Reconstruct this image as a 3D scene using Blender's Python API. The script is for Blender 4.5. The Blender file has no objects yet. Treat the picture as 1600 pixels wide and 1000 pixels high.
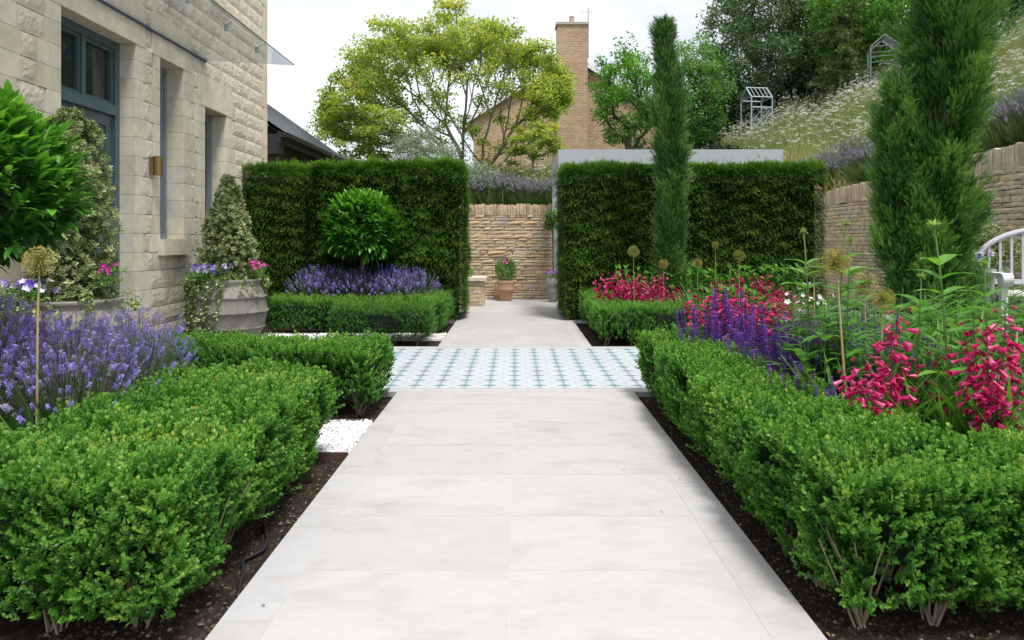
import bpy, math, random
import numpy as np
from mathutils import Vector
rng = np.random.default_rng(11)
random.seed(11)
S = bpy.context.scene
COL = S.collection
PI = math.pi

# ------------------------------------------------------------------ camera, sky, sun, exposure
cd = bpy.data.cameras.new('camera'); cam = bpy.data.objects.new('camera', cd); COL.objects.link(cam)
cam.location = (0, 0, 1.2); cam.rotation_euler = (PI/2, 0, 0)
cd.sensor_width = 36; cd.lens = 24.0; cd.shift_x = -5/1600; cd.shift_y = -125/1600
cd.clip_start = 0.05; cd.clip_end = 600
cd.dof.use_dof = True; cd.dof.focus_distance = 6.5; cd.dof.aperture_fstop = 9
S.camera = cam
F = 1067.0

SUN_EL, SUN_AZ = 66, 151          # azimuth clockwise from +Y (north)
W = bpy.data.worlds.new('World'); S.world = W; W.use_nodes = True
nt = W.node_tree; nt.nodes.clear()
def wn(t, **k):
    n = nt.nodes.new(t)
    for a, b in k.items(): setattr(n, a, b)
    return n
sky = wn('ShaderNodeTexSky', sky_type='NISHITA', sun_disc=False)
sky.sun_elevation = math.radians(SUN_EL); sky.sun_rotation = math.radians(SUN_AZ)
tc = wn('ShaderNodeTexCoord'); mp = wn('ShaderNodeMapping'); mp.inputs['Scale'].default_value = (1, 1, 2.4); mp.inputs['Location'].default_value = (3.1, .7, .2)
noi = wn('ShaderNodeTexNoise'); noi.inputs['Scale'].default_value = 1.7; noi.inputs['Detail'].default_value = 7; noi.inputs['Roughness'].default_value = .55
rp = wn('ShaderNodeValToRGB'); rp.color_ramp.elements[0].position = .34; rp.color_ramp.elements[0].color = (.40,)*3+(1,); rp.color_ramp.elements[1].position = .54
mx = wn('ShaderNodeMixRGB'); mx.inputs[2].default_value = (8.4, 8.65, 9.1, 1)
bg = wn('ShaderNodeBackground'); bg.inputs[1].default_value = .1; ow = wn('ShaderNodeOutputWorld')
L_ = nt.links.new
L_(tc.outputs['Generated'], mp.inputs[0]); L_(mp.outputs[0], noi.inputs['Vector']); L_(noi.outputs['Fac'], rp.inputs[0])
L_(rp.outputs[0], mx.inputs[0]); L_(sky.outputs[0], mx.inputs[1]); L_(mx.outputs[0], bg.inputs[0]); L_(bg.outputs[0], ow.inputs[0])
sd = bpy.data.lights.new('sun', 'SUN'); sd.energy = 3.1; sd.angle = math.radians(13); sd.color = (1, .97, .93)
so = bpy.data.objects.new('sun', sd); COL.objects.link(so)
az, el = math.radians(SUN_AZ), math.radians(SUN_EL)
tosun = Vector((math.sin(az)*math.cos(el), math.cos(az)*math.cos(el), math.sin(el)))
so.rotation_euler = tosun.to_track_quat('Z', 'Y').to_euler()
S.view_settings.view_transform = 'Standard'; S.view_settings.look = 'None'
S.view_settings.exposure = 0.42; S.view_settings.gamma = 1
S.render.engine = 'CYCLES'
S.cycles.max_bounces = 8; S.cycles.transparent_max_bounces = 12
S.cycles.caustics_reflective = False; S.cycles.caustics_refractive = False

# ------------------------------------------------------------------ helpers
def at(px, py, Y):                 # where a point seen in the photograph stands, given its distance
    return ((px-805)*Y/F, Y, 1.2-(py-375)*Y/F)
def unit(v):
    v = np.asarray(v, float); return v/np.maximum(np.linalg.norm(v, axis=-1, keepdims=True), 1e-9)
def snoise(p, s, seed=0):          # smooth pseudo noise in -1..1 on (n,3) points
    r = np.random.default_rng(seed); o = np.zeros(len(p))
    for k in range(7):
        d = r.normal(size=3)*s*(1+.35*k); o += np.sin(p@d+r.uniform(0, 6.28))/(1+.35*k)
    return o/3.2
class Geo:
    def __init__(s): s.V = []; s.F = []; s.R = []; s.n = 0
    def add(s, V, Fs, mi=0, r=0.5):
        V = np.asarray(V, float).reshape(-1, 3)
        if not isinstance(Fs, list) or (len(Fs) and not isinstance(Fs[0], np.ndarray)): Fs = [np.asarray(Fs, int)]
        for f in Fs:
            if len(f): s.F.append((np.asarray(f)+s.n, mi))
        s.V.append(V); s.R.append(np.broadcast_to(np.asarray(r, float), (len(V),)).copy()); s.n += len(V)
    def inst(s, T, pos, M, sc, mi=0, r=None):      # copies of template T merged into this mesh
        TV, TF, TR = T; n, t = len(pos), len(TV)
        if n == 0: return
        sc = np.broadcast_to(np.asarray(sc, float), (n,))
        V = np.einsum('nij,tj->nti', M, TV)*sc[:, None, None]+np.asarray(pos)[:, None, :]
        if r is None: r = rng.random(n)
        R = np.clip(np.asarray(r)[:, None]+TR[None, :], 0, 1)
        for f in TF:
            ff = (f[None, :, :]+(np.arange(n)*t)[:, None, None]).reshape(-1, f.shape[1])
            s.F.append((ff+s.n, mi))
        s.V.append(V.reshape(-1, 3)); s.R.append(R.reshape(-1)); s.n += n*t
    def box(s, x0, x1, y0, y1, z0, z1, mi=0, r=.5):
        V = [(x, y, z) for z in (z0, z1) for y in (y0, y1) for x in (x0, x1)]
        s.add(V, np.array([[0, 2, 3, 1], [4, 5, 7, 6], [0, 1, 5, 4], [2, 6, 7, 3], [0, 4, 6, 2], [1, 3, 7, 5]]), mi, r)
    def tube(s, P, rad, sides=6, mi=0, r=.5, cap=True):
        P = np.asarray(P, float); n = len(P); rad = np.broadcast_to(np.asarray(rad, float), (n,))
        t = unit(np.gradient(P, axis=0)); a = np.where(np.abs(t[:, 2:3]) < .9, np.array([[0, 0, 1.]]), np.array([[1., 0, 0]]))
        if np.any(np.abs(t[:, 2]) >= .9): a = np.tile(np.array([[.94, .31, .12]]), (n, 1))
        u = unit(np.cross(t, a)); v = np.cross(t, u)
        th = np.arange(sides)*2*PI/sides
        V = P[:, None]+rad[:, None, None]*(u[:, None]*np.cos(th)[None, :, None]+v[:, None]*np.sin(th)[None, :, None])
        i = np.arange(n-1)[:, None]*sides; j = np.arange(sides)[None]; k = (j+1) % sides
        f = np.stack([i+j, i+k, i+sides+k, i+sides+j], -1).reshape(-1, 4)
        fs = [f]
        if cap: fs += [np.array([list(range(sides))[::-1], [(n-1)*sides+q for q in range(sides)]])]
        s.add(V.reshape(-1, 3), fs, mi, r)
    def lathe(s, prof, c, sides=40, mi=0, r=.5, wob=0):
        prof = np.asarray(prof, float); n = len(prof); th = np.arange(sides)*2*PI/sides
        rr = prof[:, 0:1]*(1+wob*np.sin(3*th)[None])
        V = np.stack([c[0]+rr*np.cos(th)[None], c[1]+rr*np.sin(th)[None], c[2]+np.repeat(prof[:, 1:2], sides, 1)], -1)
        i = np.arange(n-1)[:, None]*sides; j = np.arange(sides)[None]; k = (j+1) % sides
        f = np.stack([i+j, i+k, i+sides+k, i+sides+j], -1).reshape(-1, 4)
        s.add(V.reshape(-1, 3), f, mi, r)
    def build(s, name, mats, parent=None, smooth=False, origin=(0, 0, 0)):
        me = bpy.data.meshes.new(name); V = np.concatenate(s.V)-np.asarray(origin, float)
        me.vertices.add(len(V)); me.vertices.foreach_set('co', V.astype(np.float32).ravel())
        lv = np.concatenate([f.ravel() for f, m in s.F]); tot = np.concatenate([np.full(len(f), f.shape[1]) for f, m in s.F])
        mi = np.concatenate([np.full(len(f), m) for f, m in s.F]); st = np.concatenate([[0], np.cumsum(tot)[:-1]])
        me.loops.add(len(lv)); me.loops.foreach_set('vertex_index', lv.astype(np.int32))
        me.polygons.add(len(tot)); me.polygons.foreach_set('loop_start', st.astype(np.int32))
        me.polygons.foreach_set('material_index', mi.astype(np.int32))
        me.polygons.foreach_set('use_smooth', np.full(len(tot), smooth))
        for m in (mats if isinstance(mats, (list, tuple)) else [mats]): me.materials.append(m)
        at_ = me.attributes.new('rnd', 'FLOAT', 'POINT'); at_.data.foreach_set('value', np.concatenate(s.R).astype(np.float32))
        me.update(calc_edges=True)
        o = bpy.data.objects.new(name, me); COL.objects.link(o)
        if parent is not None: o.parent = parent
        else: o.location = origin
        return o
def tag(o, label=None, cat=None, group=None, kind=None):
    if label: o['label'] = label
    if cat: o['category'] = cat
    if group: o['group'] = group
    if kind: o['kind'] = kind
    return o
def thing(name, label, cat, loc=(0, 0, 0), rz=0, group=None):
    o = bpy.data.objects.new(name, None); COL.objects.link(o); o.empty_display_size = .1
    o.location = loc; o.rotation_euler = (0, 0, rz); return tag(o, label, cat, group)
def dup(root, loc, rz=0, sc=1, label=None, group=None):
    r = root.copy(); COL.objects.link(r); r.location = loc; r.rotation_euler = (0, 0, rz); r.scale = (sc, sc, sc)
    if label: r['label'] = label
    if group: r['group'] = group
    for ch in list(root.children):
        c = ch.copy(); COL.objects.link(c); c.parent = r
        for g in list(ch.children):
            d = g.copy(); COL.objects.link(d); d.parent = c
    return r
def frames(d, roll=None, hint=None):
    d = unit(d); n = len(d)
    h = rng.normal(size=(n, 3)) if hint is None else np.broadcast_to(np.asarray(hint, float), (n, 3))+rng.normal(size=(n, 3))*.001
    z = unit(h-(h*d).sum(1, keepdims=True)*d); x = np.cross(d, z)
    return np.stack([x, d, z], -1)
def rdir(n): return unit(rng.normal(size=(n, 3)))
def rotx(a):
    c, s = math.cos(a), math.sin(a); return np.array([[1, 0, 0], [0, c, -s], [0, s, c]])
def rotaxis(ax, a):
    ax = unit(ax); K = np.array([[0, -ax[2], ax[1]], [ax[2], 0, -ax[0]], [-ax[1], ax[0], 0]])
    return np.eye(3)+math.sin(a)*K+(1-math.cos(a))*K@K

# templates: (verts, [face arrays], rnd offsets); +Y grows, +Z is the upper face
def T_leaf(L=1, W=.4, seg=3, bend=-.25, fold=.18, widest=.5):
    V = []
    for i in range(seg+1):
        t = i/seg; y = L*t; z = bend*L*t*t
        w = W/2*(math.sin(PI*min(1, t**(math.log(.5)/math.log(widest))))**.8 if 0 < t < 1 else .03)
        V += [(-w, y, z+fold*w*2*.5), (0, y, z), (w, y, z+fold*w*2*.5)]
    f = []
    for i in range(seg):
        a = i*3; f += [[a, a+1, a+4, a+3], [a+1, a+2, a+5, a+4]]
    return (np.array(V), [np.array(f)], np.zeros(len(V)))
def T_fold(L=1, W=.45, fold=.12):            # six-vertex folded oval leaf, two quads
    V = np.array([(0, 0, 0), (-W/2, .35*L, fold*L), (-W*.38, .72*L, fold*L*.8), (0, L, 0), (W*.38, .72*L, fold*L*.8), (W/2, .35*L, fold*L)])
    return (V, [np.array([[0, 3, 2, 1], [0, 5, 4, 3]])], np.zeros(6))
def T_diam(L=1, W=.5, fold=.0):
    V = np.array([(0, 0, 0), (-W/2, .45*L, fold), (0, L, 0), (W/2, .45*L, fold)])
    return (V, [np.array([[0, 3, 2, 1]])], np.zeros(4))
def T_tri(L=1, W=.15):
    return (np.array([(-W/2, 0, 0), (W/2, 0, 0), (0, L, 0)]), [np.array([[0, 1, 2]])], np.zeros(3))
def merge(parts):                            # parts: (T, M3x3, pos, scale, roff)
    V = []; Fs = {}; R = []; n = 0
    for T, M, p, sc, ro in parts:
        V.append((T[0]*sc)@np.asarray(M).T+np.asarray(p))
        for f in T[1]: Fs.setdefault(f.shape[1], []).append(f+n)
        R.append(T[2]+ro); n += len(T[0])
    return (np.concatenate(V), [np.concatenate(v) for v in Fs.values()], np.concatenate(R))
def dirM(d, hint=(0, 0, 1)):
    d = unit(d); h = np.asarray(hint, float)
    z = h-(h@d)*d
    if np.linalg.norm(z) < 1e-3: z = np.array([1., 0, 0])-(d[0])*d
    z = unit(z); return np.stack([np.cross(d, z), d, z], -1)
def sprig(leaf, L=.06, pairs=5, lsz=.017, spread=.9, seed=0, tipr=.3):
    r = np.random.default_rng(seed); P = []
    for k in range(pairs):
        t = (k+.6)/pairs; ph = k*PI/2+r.uniform(-.3, .3)
        for s in (0, PI):
            a = ph+s; an = spread*(1-.45*t)+r.uniform(-.15, .15)
            d = np.array([math.cos(a)*math.sin(an), math.cos(an), math.sin(a)*math.sin(an)])
            P.append((leaf, dirM(d, (-math.cos(a)*.3, 1, -math.sin(a)*.3)), (0, L*t, 0), lsz*(1-.3*t)*r.uniform(.85, 1.15), tipr*(t-.5)))
    for q in range(2):
        P.append((leaf, dirM((.3-.6*q, 1, .1), (0, 0, 1)), (0, L*.97, 0), lsz*.7, tipr*.6))
    return merge(P)

# ------------------------------------------------------------------ materials
class NM:
    def __init__(s, name):
        s.m = bpy.data.materials.new(name); s.m.use_nodes = True; s.t = s.m.node_tree; s.t.nodes.clear()
        s.out = s.n('ShaderNodeOutputMaterial')
    def n(s, t, **k):
        x = s.t.nodes.new(t)
        for a, b in k.items():
            if a.startswith('i_'):
                key = a[2:].replace('_', ' '); x.inputs[key].default_value = b
            else: setattr(x, a, b)
        return x
    def l(s, a, b): s.t.links.new(a, b)
    def ramp(s, src, stops):
        r = s.n('ShaderNodeValToRGB'); e = r.color_ramp.elements
        while len(e) < len(stops): e.new(.5)
        for x, (p, c) in zip(e, stops): x.position = p; x.color = tuple(c)+(1,) if len(c) == 3 else c
        s.l(src, r.inputs[0]); return r.outputs[0]
    def noise(s, scale, detail=4, rough=.55, vec=None, dim='3D'):
        n = s.n('ShaderNodeTexNoise'); n.inputs['Scale'].default_value = scale; n.inputs['Detail'].default_value = detail; n.inputs['Roughness'].default_value = rough
        s.l(vec if vec is not None else s.obj(), n.inputs['Vector']); return n.outputs['Fac']
    def obj(s):
        if not hasattr(s, '_o'): s._o = s.n('ShaderNodeTexCoord').outputs['Object']
        return s._o
    def mix(s, f, a, b, mode='MIX'):
        m = s.n('ShaderNodeMixRGB', blend_type=mode)
        for i, v in enumerate((f, a, b)):
            if hasattr(v, 'links'): s.l(v, m.inputs[i])
            else: m.inputs[i].default_value = v if i == 0 else tuple(v)+(1,) if len(v) == 3 else v
        return m.outputs[0]
    def math(s, op, a, b=0.0):
        m = s.n('ShaderNodeMath', operation=op)
        for i, v in enumerate((a, b)):
            if hasattr(v, 'links'): s.l(v, m.inputs[i])
            else: m.inputs[i].default_value = v
        return m.outputs[0]
    def bump(s, h, st=.3, dist=.01):
        b = s.n('ShaderNodeBump'); b.inputs['Strength'].default_value = st; b.inputs['Distance'].default_value = dist; s.l(h, b.inputs['Height']); return b.outputs[0]
    def pr(s, col, rough=.6, nrm=None, metal=0, spec=.5):
        p = s.n('ShaderNodeBsdfPrincipled'); p.inputs['Metallic'].default_value = metal
        if hasattr(col, 'links'): s.l(col, p.inputs['Base Color'])
        else: p.inputs['Base Color'].default_value = tuple(col)+(1,)
        if hasattr(rough, 'links'): s.l(rough, p.inputs['Roughness'])
        else: p.inputs['Roughness'].default_value = rough
        p.inputs['Specular IOR Level'].default_value = spec
        if nrm is not None: s.l(nrm, p.inputs['Normal'])
        return p
    def fin(s, sh): s.l(sh.outputs[0], s.out.inputs[0]); return s.m
    def rnd(s): return s.n('ShaderNodeAttribute', attribute_name='rnd').outputs['Fac']
def leafmat(name, stops, rough=.42, trans=.3, clump=.0, cs=3.0, spec=.45, patch=0):
    green = stops[len(stops)//2][1]; green = green[1] > green[2]*1.5 and green[1] >= green[0]*.75
    m = NM(name); c = m.ramp(m.rnd(), stops)
    if clump: c = m.mix(m.ramp(m.noise(cs, 3), [(.35, (0,)*3), (.65, (1,)*3)]), c, m.mix(1, c, (1-clump, 1-clump*.7, 1-clump)+(1,), 'MULTIPLY'))
    if patch: c = m.mix(m.ramp(m.noise(5.5, 4, .6), [(.60, (0,)*3), (.72, (patch,)*3)]), c, (.26, .20, .05))
    p = m.pr(c, rough, spec=spec); tr = m.n('ShaderNodeBsdfTranslucent'); m.l(m.mix(1, c, (1.25, 1.35, .6, 1) if green else (1, 1, 1, 1), 'MULTIPLY'), tr.inputs[0])
    ms = m.n('ShaderNodeMixShader'); ms.inputs[0].default_value = trans; m.l(p.outputs[0], ms.inputs[1]); m.l(tr.outputs[0], ms.inputs[2])
    return m.fin(ms)
def plain(name, col, rough=.5, metal=0, var=.12, sc=12, bs=.15, bd=.003, spec=.5):
    m = NM(name); n = m.noise(sc, 5)
    c = m.mix(n, tuple(x*(1-var) for x in col), tuple(min(1, x*(1+var)) for x in col))
    return m.fin(m.pr(c, rough, m.bump(m.noise(sc*6, 4), bs, bd), metal, spec))
M = {}
M['box'] = leafmat('boxwood', [(0, (.010, .045, .009)), (.3, (.043, .160, .022)), (.6, (.125, .325, .048)), (.93, (.28, .50, .10)), (1, (.42, .50, .10))], .42, .32, .25, 2.5, patch=.22)
M['boxb'] = leafmat('boxwood_blue', [(0, (.016, .062, .012)), (.4, (.060, .19, .028)), (.8, (.15, .34, .05)), (1, (.28, .46, .08))], .38, .25, .25, 2.5)
M['core'] = plain('dark_core', (.012, .02, .008), .9)
M['yew'] = leafmat('yew', [(0, (.008, .026, .005)), (.3, (.042, .115, .014)), (.6, (.125, .27, .032)), (1, (.28, .44, .06))], .75, .28, .25, 1.2, spec=.2, patch=.25)
M['bay'] = leafmat('bay_leaf', [(0, (.018, .085, .012)), (.5, (.06, .22, .022)), (.85, (.15, .38, .045)), (1, (.27, .50, .08))], .34, .28)
M['cyp'] = leafmat('cypress', [(0, (.014, .050, .014)), (.5, (.065, .17, .038)), (.9, (.17, .33, .08)), (1, (.26, .36, .10))], .55, .18, .35, 2.0)
M['cypb'] = leafmat('juniper', [(0, (.013, .055, .012)), (.5, (.068, .20, .034)), (.9, (.19, .39, .070)), (1, (.30, .46, .10))], .55, .2, .4, 2.2)
M['maple'] = leafmat('maple', [(0, (.15, .25, .05)), (.45, (.31, .41, .09)), (.85, (.50, .50, .12)), (1, (.62, .45, .13))], .55, .6, .12, .7)
M['tree'] = leafmat('tree_leaf', [(0, (.04, .12, .025)), (.5, (.12, .28, .055)), (1, (.24, .44, .09))], .45, .3, .3, .6)
M['treeb'] = leafmat('tree_leaf_bright', [(0, (.04, .14, .015)), (.5, (.13, .34, .035)), (1, (.28, .50, .06))], .45, .32, .35, .7)
M['treeg'] = leafmat('tree_leaf_grey', [(0, (.055, .11, .05)), (.5, (.14, .24, .105)), (1, (.30, .41, .20))], .42, .25, .35, .6)
M['dark'] = leafmat('dark_conifer', [(0, (.008, .022, .009)), (.6, (.018, .045, .015)), (1, (.05, .09, .025))], .6, .15, .3, .6)
M['lavgreen'] = leafmat('lavender_leaf_bank', [(0, (.05, .11, .03)), (.6, (.13, .24, .07)), (1, (.25, .34, .14))], .55, .3)
M['larch'] = leafmat('larch', [(0, (.04, .085, .018)), (.6, (.09, .16, .03)), (1, (.2, .24, .06))], .6, .25)
M['plum'] = leafmat('purple_leaf', [(0, (.012, .014, .012)), (.6, (.04, .025, .025)), (1, (.09, .05, .04))], .5, .15)
M['olive'] = leafmat('olive_leaf', [(0, (.13, .2, .12)), (.6, (.27, .36, .24)), (1, (.45, .52, .38))], .5, .3)
M['holly'] = leafmat('variegated_leaf', [(0, (.025, .06, .018)), (.25, (.08, .15, .035)), (.5, (.22, .28, .09)), (.66, (.58, .58, .30)), (1, (.76, .75, .52))], .35, .2)
M['ivy'] = leafmat('ivy_leaf', [(0, (.08, .15, .04)), (.5, (.20, .30, .08)), (.8, (.42, .45, .18)), (1, (.62, .6, .35))], .4, .25)
M['lavleaf'] = leafmat('lavender_leaf', [(0, (.014, .07, .010)), (.6, (.05, .18, .022)), (1, (.14, .30, .05))], .55, .25)
M['lavstem'] = leafmat('lavender_stem', [(0, (.10, .13, .07)), (1, (.25, .27, .17))], .6, .2)
M['lav'] = leafmat('lavender_flower', [(0, (.11, .085, .20)), (.45, (.22, .17, .52)), (.8, (.31, .25, .78)), (1, (.48, .40, .90))], .6, .25)
M['lavdull'] = leafmat('dusty_lavender', [(0, (.17, .15, .22)), (.5, (.28, .24, .40)), (1, (.40, .34, .60))], .6, .2)
M['lavbank'] = leafmat('faded_lavender', [(0, (.12, .15, .10)), (.5, (.21, .22, .22)), (1, (.32, .30, .38))], .6, .25)
M['salv'] = leafmat('salvia_flower', [(0, (.07, .028, .16)), (.5, (.17, .06, .42)), (1, (.34, .16, .66))], .6, .2)
M['pink'] = leafmat('penstemon_bell', [(0, (.30, .004, .07)), (.5, (.60, .010, .135)), (.85, (.74, .04, .22)), (1, (.85, .18, .40))], .4, .3)
M['pinkstem'] = plain('penstemon_stem', (.07, .03, .03), .6)
M['herb'] = leafmat('herb_leaf', [(0, (.03, .12, .012)), (.5, (.085, .26, .028)), (1, (.21, .44, .06))], .42, .35)
M['stalk'] = plain('green_stalk', (.14, .24, .07), .6)
M['straw'] = plain('dry_stalk', (.42, .34, .17), .6)
M['allium'] = leafmat('allium_head', [(0, (.16, .20, .05)), (.5, (.38, .34, .10)), (1, (.62, .42, .12))], .6, .3)
M['budg'] = leafmat('green_bud', [(0, (.14, .26, .05)), (1, (.38, .5, .12))], .6, .3)
M['violet'] = leafmat('viola_petal', [(0, (.12, .04, .42)), (.55, (.22, .10, .62)), (.7, (.75, .72, .88)), (1, (.85, .84, .9))], .5, .3)
M['mag'] = leafmat('magenta_petal', [(0, (.42, .02, .25)), (1, (.72, .08, .42))], .5, .3)
M['petu'] = leafmat('petunia_petal', [(0, (.22, .06, .38)), (1, (.5, .25, .62))], .5, .3)
M['white'] = leafmat('white_petal', [(0, (.7, .7, .66)), (1, (.85, .85, .82))], .6, .3)
M['grass'] = leafmat('meadow_grass', [(0, (.09, .16, .04)), (.4, (.20, .26, .08)), (.65, (.42, .38, .16)), (1, (.60, .46, .22))], .6, .3, .2, .5)
M['strap'] = leafmat('strap_leaf', [(0, (.06, .18, .03)), (1, (.20, .42, .08))], .4, .3)
M['bark'] = plain('bark', (.10, .085, .065), .85, var=.35, sc=8, bs=.6, bd=.02)
M['barkg'] = plain('grey_bark', (.22, .19, .16), .85, var=.3, sc=8, bs=.6, bd=.02)
M['twig'] = plain('pale_twig', (.30, .24, .15), .8, var=.3, sc=30)

def soilmat():
    m = NM('soil'); n1 = m.noise(3, 6, .65); n2 = m.noise(60, 5, .7)
    c = m.ramp(n2, [(.3, (.012, .009, .007)), (.55, (.035, .026, .019)), (.72, (.075, .055, .04)), (.8, (.14, .11, .085))])
    c = m.mix(n1, c, m.mix(1, c, (1.5, 1.35, 1.2, 1), 'MULTIPLY'))
    return m.fin(m.pr(c, .95, m.bump(m.noise(45, 6, .75), .9, .03), spec=.2))
M['soil'] = soilmat()
def slabmat():
    m = NM('sandstone_slab'); o = m.obj(); mpn = m.n('ShaderNodeMapping'); mpn.inputs['Scale'].default_value = (1.3, 2.3, 1); m.l(o, mpn.inputs[0])
    r = m.rnd(); add = m.n('ShaderNodeVectorMath', operation='ADD'); cb = m.n('ShaderNodeCombineXYZ'); m.l(m.math('MULTIPLY', r, 40), cb.inputs[0]); m.l(m.math('MULTIPLY', r, 23), cb.inputs[2])
    m.l(mpn.outputs[0], add.inputs[0]); m.l(cb.outputs[0], add.inputs[1])
    v = add.outputs[0]; n = m.n('ShaderNodeTexNoise'); n.inputs['Scale'].default_value = 2.2; n.inputs['Detail'].default_value = 8; n.inputs['Roughness'].default_value = .6; n.inputs['Distortion'].default_value = .5; m.l(v, n.inputs['Vector'])
    c = m.ramp(n.outputs['Fac'], [(.25, (.385, .362, .350)), (.42, (.435, .418, .408)), (.55, (.465, .453, .447)), (.75, (.425, .42, .425))])
    c = m.mix(m.ramp(m.noise(1.1, 6, .7, v), [(.55, (0,)*3), (.8, (.4,)*3)]), c, (.40, .335, .29))
    c = m.mix(.8, c, m.ramp(r, [(0, (.91, .90, .89)), (.5, (1, .99, .98)), (1, (.96, .97, 1.0))]), 'MULTIPLY')
    c = m.mix(m.ramp(m.noise(140, 3), [(.62, (0,)*3), (.72, (.3,)*3)]), c, (.3, .27, .23))
    fs = m.n('ShaderNodeTexNoise'); fs.inputs['Scale'].default_value = 1; fs.inputs['Detail'].default_value = 6; fs.inputs['Roughness'].default_value = .65; mq = m.n('ShaderNodeMapping'); mq.inputs['Scale'].default_value = (7, 22, 1); mq.inputs['Rotation'].default_value = (0, 0, .45); m.l(v, mq.inputs[0]); m.l(mq.outputs[0], fs.inputs['Vector']); c = m.mix(m.ramp(fs.outputs['Fac'], [(.46, (0,)*3), (.74, (.32,)*3)]), c, m.mix(1, c, (.84, .82, .81, 1), 'MULTIPLY'))
    st = m.noise(.9, 7, .68); c = m.mix(m.ramp(st, [(.50, (0,)*3), (.70, (.32,)*3)]), c, m.mix(1, c, (.80, .775, .74, 1), 'MULTIPLY'))
    c = m.mix(m.ramp(m.noise(16, 6, .75), [(.56, (0,)*3), (.75, (.35,)*3)]), c, (.36, .33, .28))
    h = m.math('ADD', n.outputs['Fac'], m.math('MULTIPLY', m.noise(70, 5), .25))
    return m.fin(m.pr(c, .68, m.bump(h, .35, .008), spec=.35))
M['slab'] = slabmat(); M['grout'] = plain('pale_grout', (.46, .44, .41), .9, sc=60)
TS = .2055
def tilemat():
    m = NM('patterned_tile'); o = m.obj(); sp = m.n('ShaderNodeSeparateXYZ'); m.l(o, sp.inputs[0])
    def cell(s, off):
        a = m.math('FRACT', m.math('ADD', m.math('DIVIDE', s, TS), off)); return m.math('ABSOLUTE', m.math('SUBTRACT', a, .5))
    def star(off, pw, lim, soft=.03):
        x, y = cell(sp.outputs[0], off), cell(sp.outputs[1], off)
        s = m.math('ADD', m.math('POWER', m.math('MULTIPLY', x, 2), pw), m.math('POWER', m.math('MULTIPLY', y, 2), pw))
        return m.math('LESS_THAN', s, lim)
    x, y = cell(sp.outputs[0], 0.), cell(sp.outputs[1], 0.)
    yb = cell(sp.outputs[1], .5)
    def dm(u, v, a, c): return m.math('LESS_THAN', m.math('ADD', m.math('POWER', m.math('DIVIDE', u, a), .75), m.math('POWER', m.math('DIVIDE', v, c), .75)), 1.0)
    s1 = m.math('MAXIMUM', dm(x, y, .40, .30), m.math('MULTIPLY', m.math('LESS_THAN', x, .016), m.math('LESS_THAN', y, .44))); core = star(0., 2., .02)
    s3 = dm(x, yb, .22, .13)
    dia = m.math('LESS_THAN', m.math('ABSOLUTE', m.math('SUBTRACT', m.math('ADD', cell(sp.outputs[0], .5), cell(sp.outputs[1], .5)), .33)), .012)
    s2 = star(.5, .9, .42)
    base = m.ramp(m.noise(9, 4), [(.3, (.47, .505, .535)), (.7, (.55, .575, .605))])
    c = m.mix(dia, base, (.34, .41, .45)); c = m.mix(s2, c, (.38, .47, .51))
    blue = m.ramp(m.noise(5, 3), [(.3, (.13, .225, .26)), (.7, (.22, .325, .36))])
    c = m.mix(s3, c, blue); c = m.mix(s1, c, blue); c = m.mix(core, c, (.14, .27, .33))
    gx = m.math('GREATER_THAN', m.math('MAXIMUM', x, y), .488); c = m.mix(m.math('MULTIPLY', gx, .5), c, (.42, .41, .39)); c = m.mix(m.ramp(m.noise(2.2, 7, .7), [(.45, (0,)*3), (.7, (.5,)*3)]), c, m.mix(1, c, (.82, .80, .77, 1), 'MULTIPLY'))
    return m.fin(m.pr(c, .45, m.bump(m.math('ADD', m.math('MULTIPLY', gx, -1), m.math('MULTIPLY', m.noise(30), .3)), .2, .003)))
M['tile'] = tilemat()
def stonemat(name, stops, bs=.5, bd=.008, sc=25):
    m = NM(name); r = m.rnd(); c = m.ramp(r, stops)
    c = m.mix(m.ramp(m.noise(6, 6, .65), [(.3, (0,)*3), (.7, (1,)*3)]), m.mix(1, c, (.80, .79, .77, 1), 'MULTIPLY'), m.mix(1, c, (1.12, 1.08, 1.0, 1), 'MULTIPLY'))
    c = m.mix(m.ramp(m.noise(sc*3, 4, .7), [(.58, (0,)*3), (.8, (.5,)*3)]), c, (.13, .115, .09))
    return m.fin(m.pr(c, .9, m.bump(m.noise(sc, 7, .7), bs, bd), spec=.2))
M['ashlar'] = stonemat('ashlar_limestone', [(0, (.64, .565, .45)), (.4, (.72, .65, .54)), (.75, (.745, .69, .60)), (1, (.67, .625, .56))], .15, .003, 30)
M['rock'] = stonemat('rock_faced_limestone', [(0, (.70, .62, .51)), (.5, (.81, .735, .625)), (1, (.74, .69, .61))], 1.0, .013, 75)
M['mortar'] = plain('mortar', (.40, .36, .30), .95, sc=40)
M['dry'] = stonemat('honey_drystone', [(0, (.44, .34, .235)), (.3, (.58, .46, .31)), (.55, (.62, .50, .35)), (.75, (.52, .46, .38)), (.9, (.64, .46, .28)), (1, (.44, .41, .37))], .8, .012, 22)
M['dryg'] = stonemat('grey_drystone', [(0, (.54, .47, .37)), (.35, (.69, .61, .49)), (.65, (.74, .64, .50)), (.85, (.76, .62, .42)), (1, (.62, .58, .52))], .8, .012, 22)
M['gap'] = plain('deep_joint', (.05, .038, .025), .95)
M['teal'] = plain('teal_paint', (.075, .125, .130), .38, var=.06, sc=4, bs=.05)
M['greyp'] = plain('blue_grey_paint', (.21, .25, .265), .4, var=.05, sc=4, bs=.05)
M['perg'] = plain('pale_grey_paint', (.43, .46, .49), .45, var=.05, sc=3, bs=.05)
M['bronze'] = plain('bronze', (.30, .19, .085), .38, .7, var=.15)
M['steel'] = plain('steel', (.45, .46, .47), .25, .9)
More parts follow.
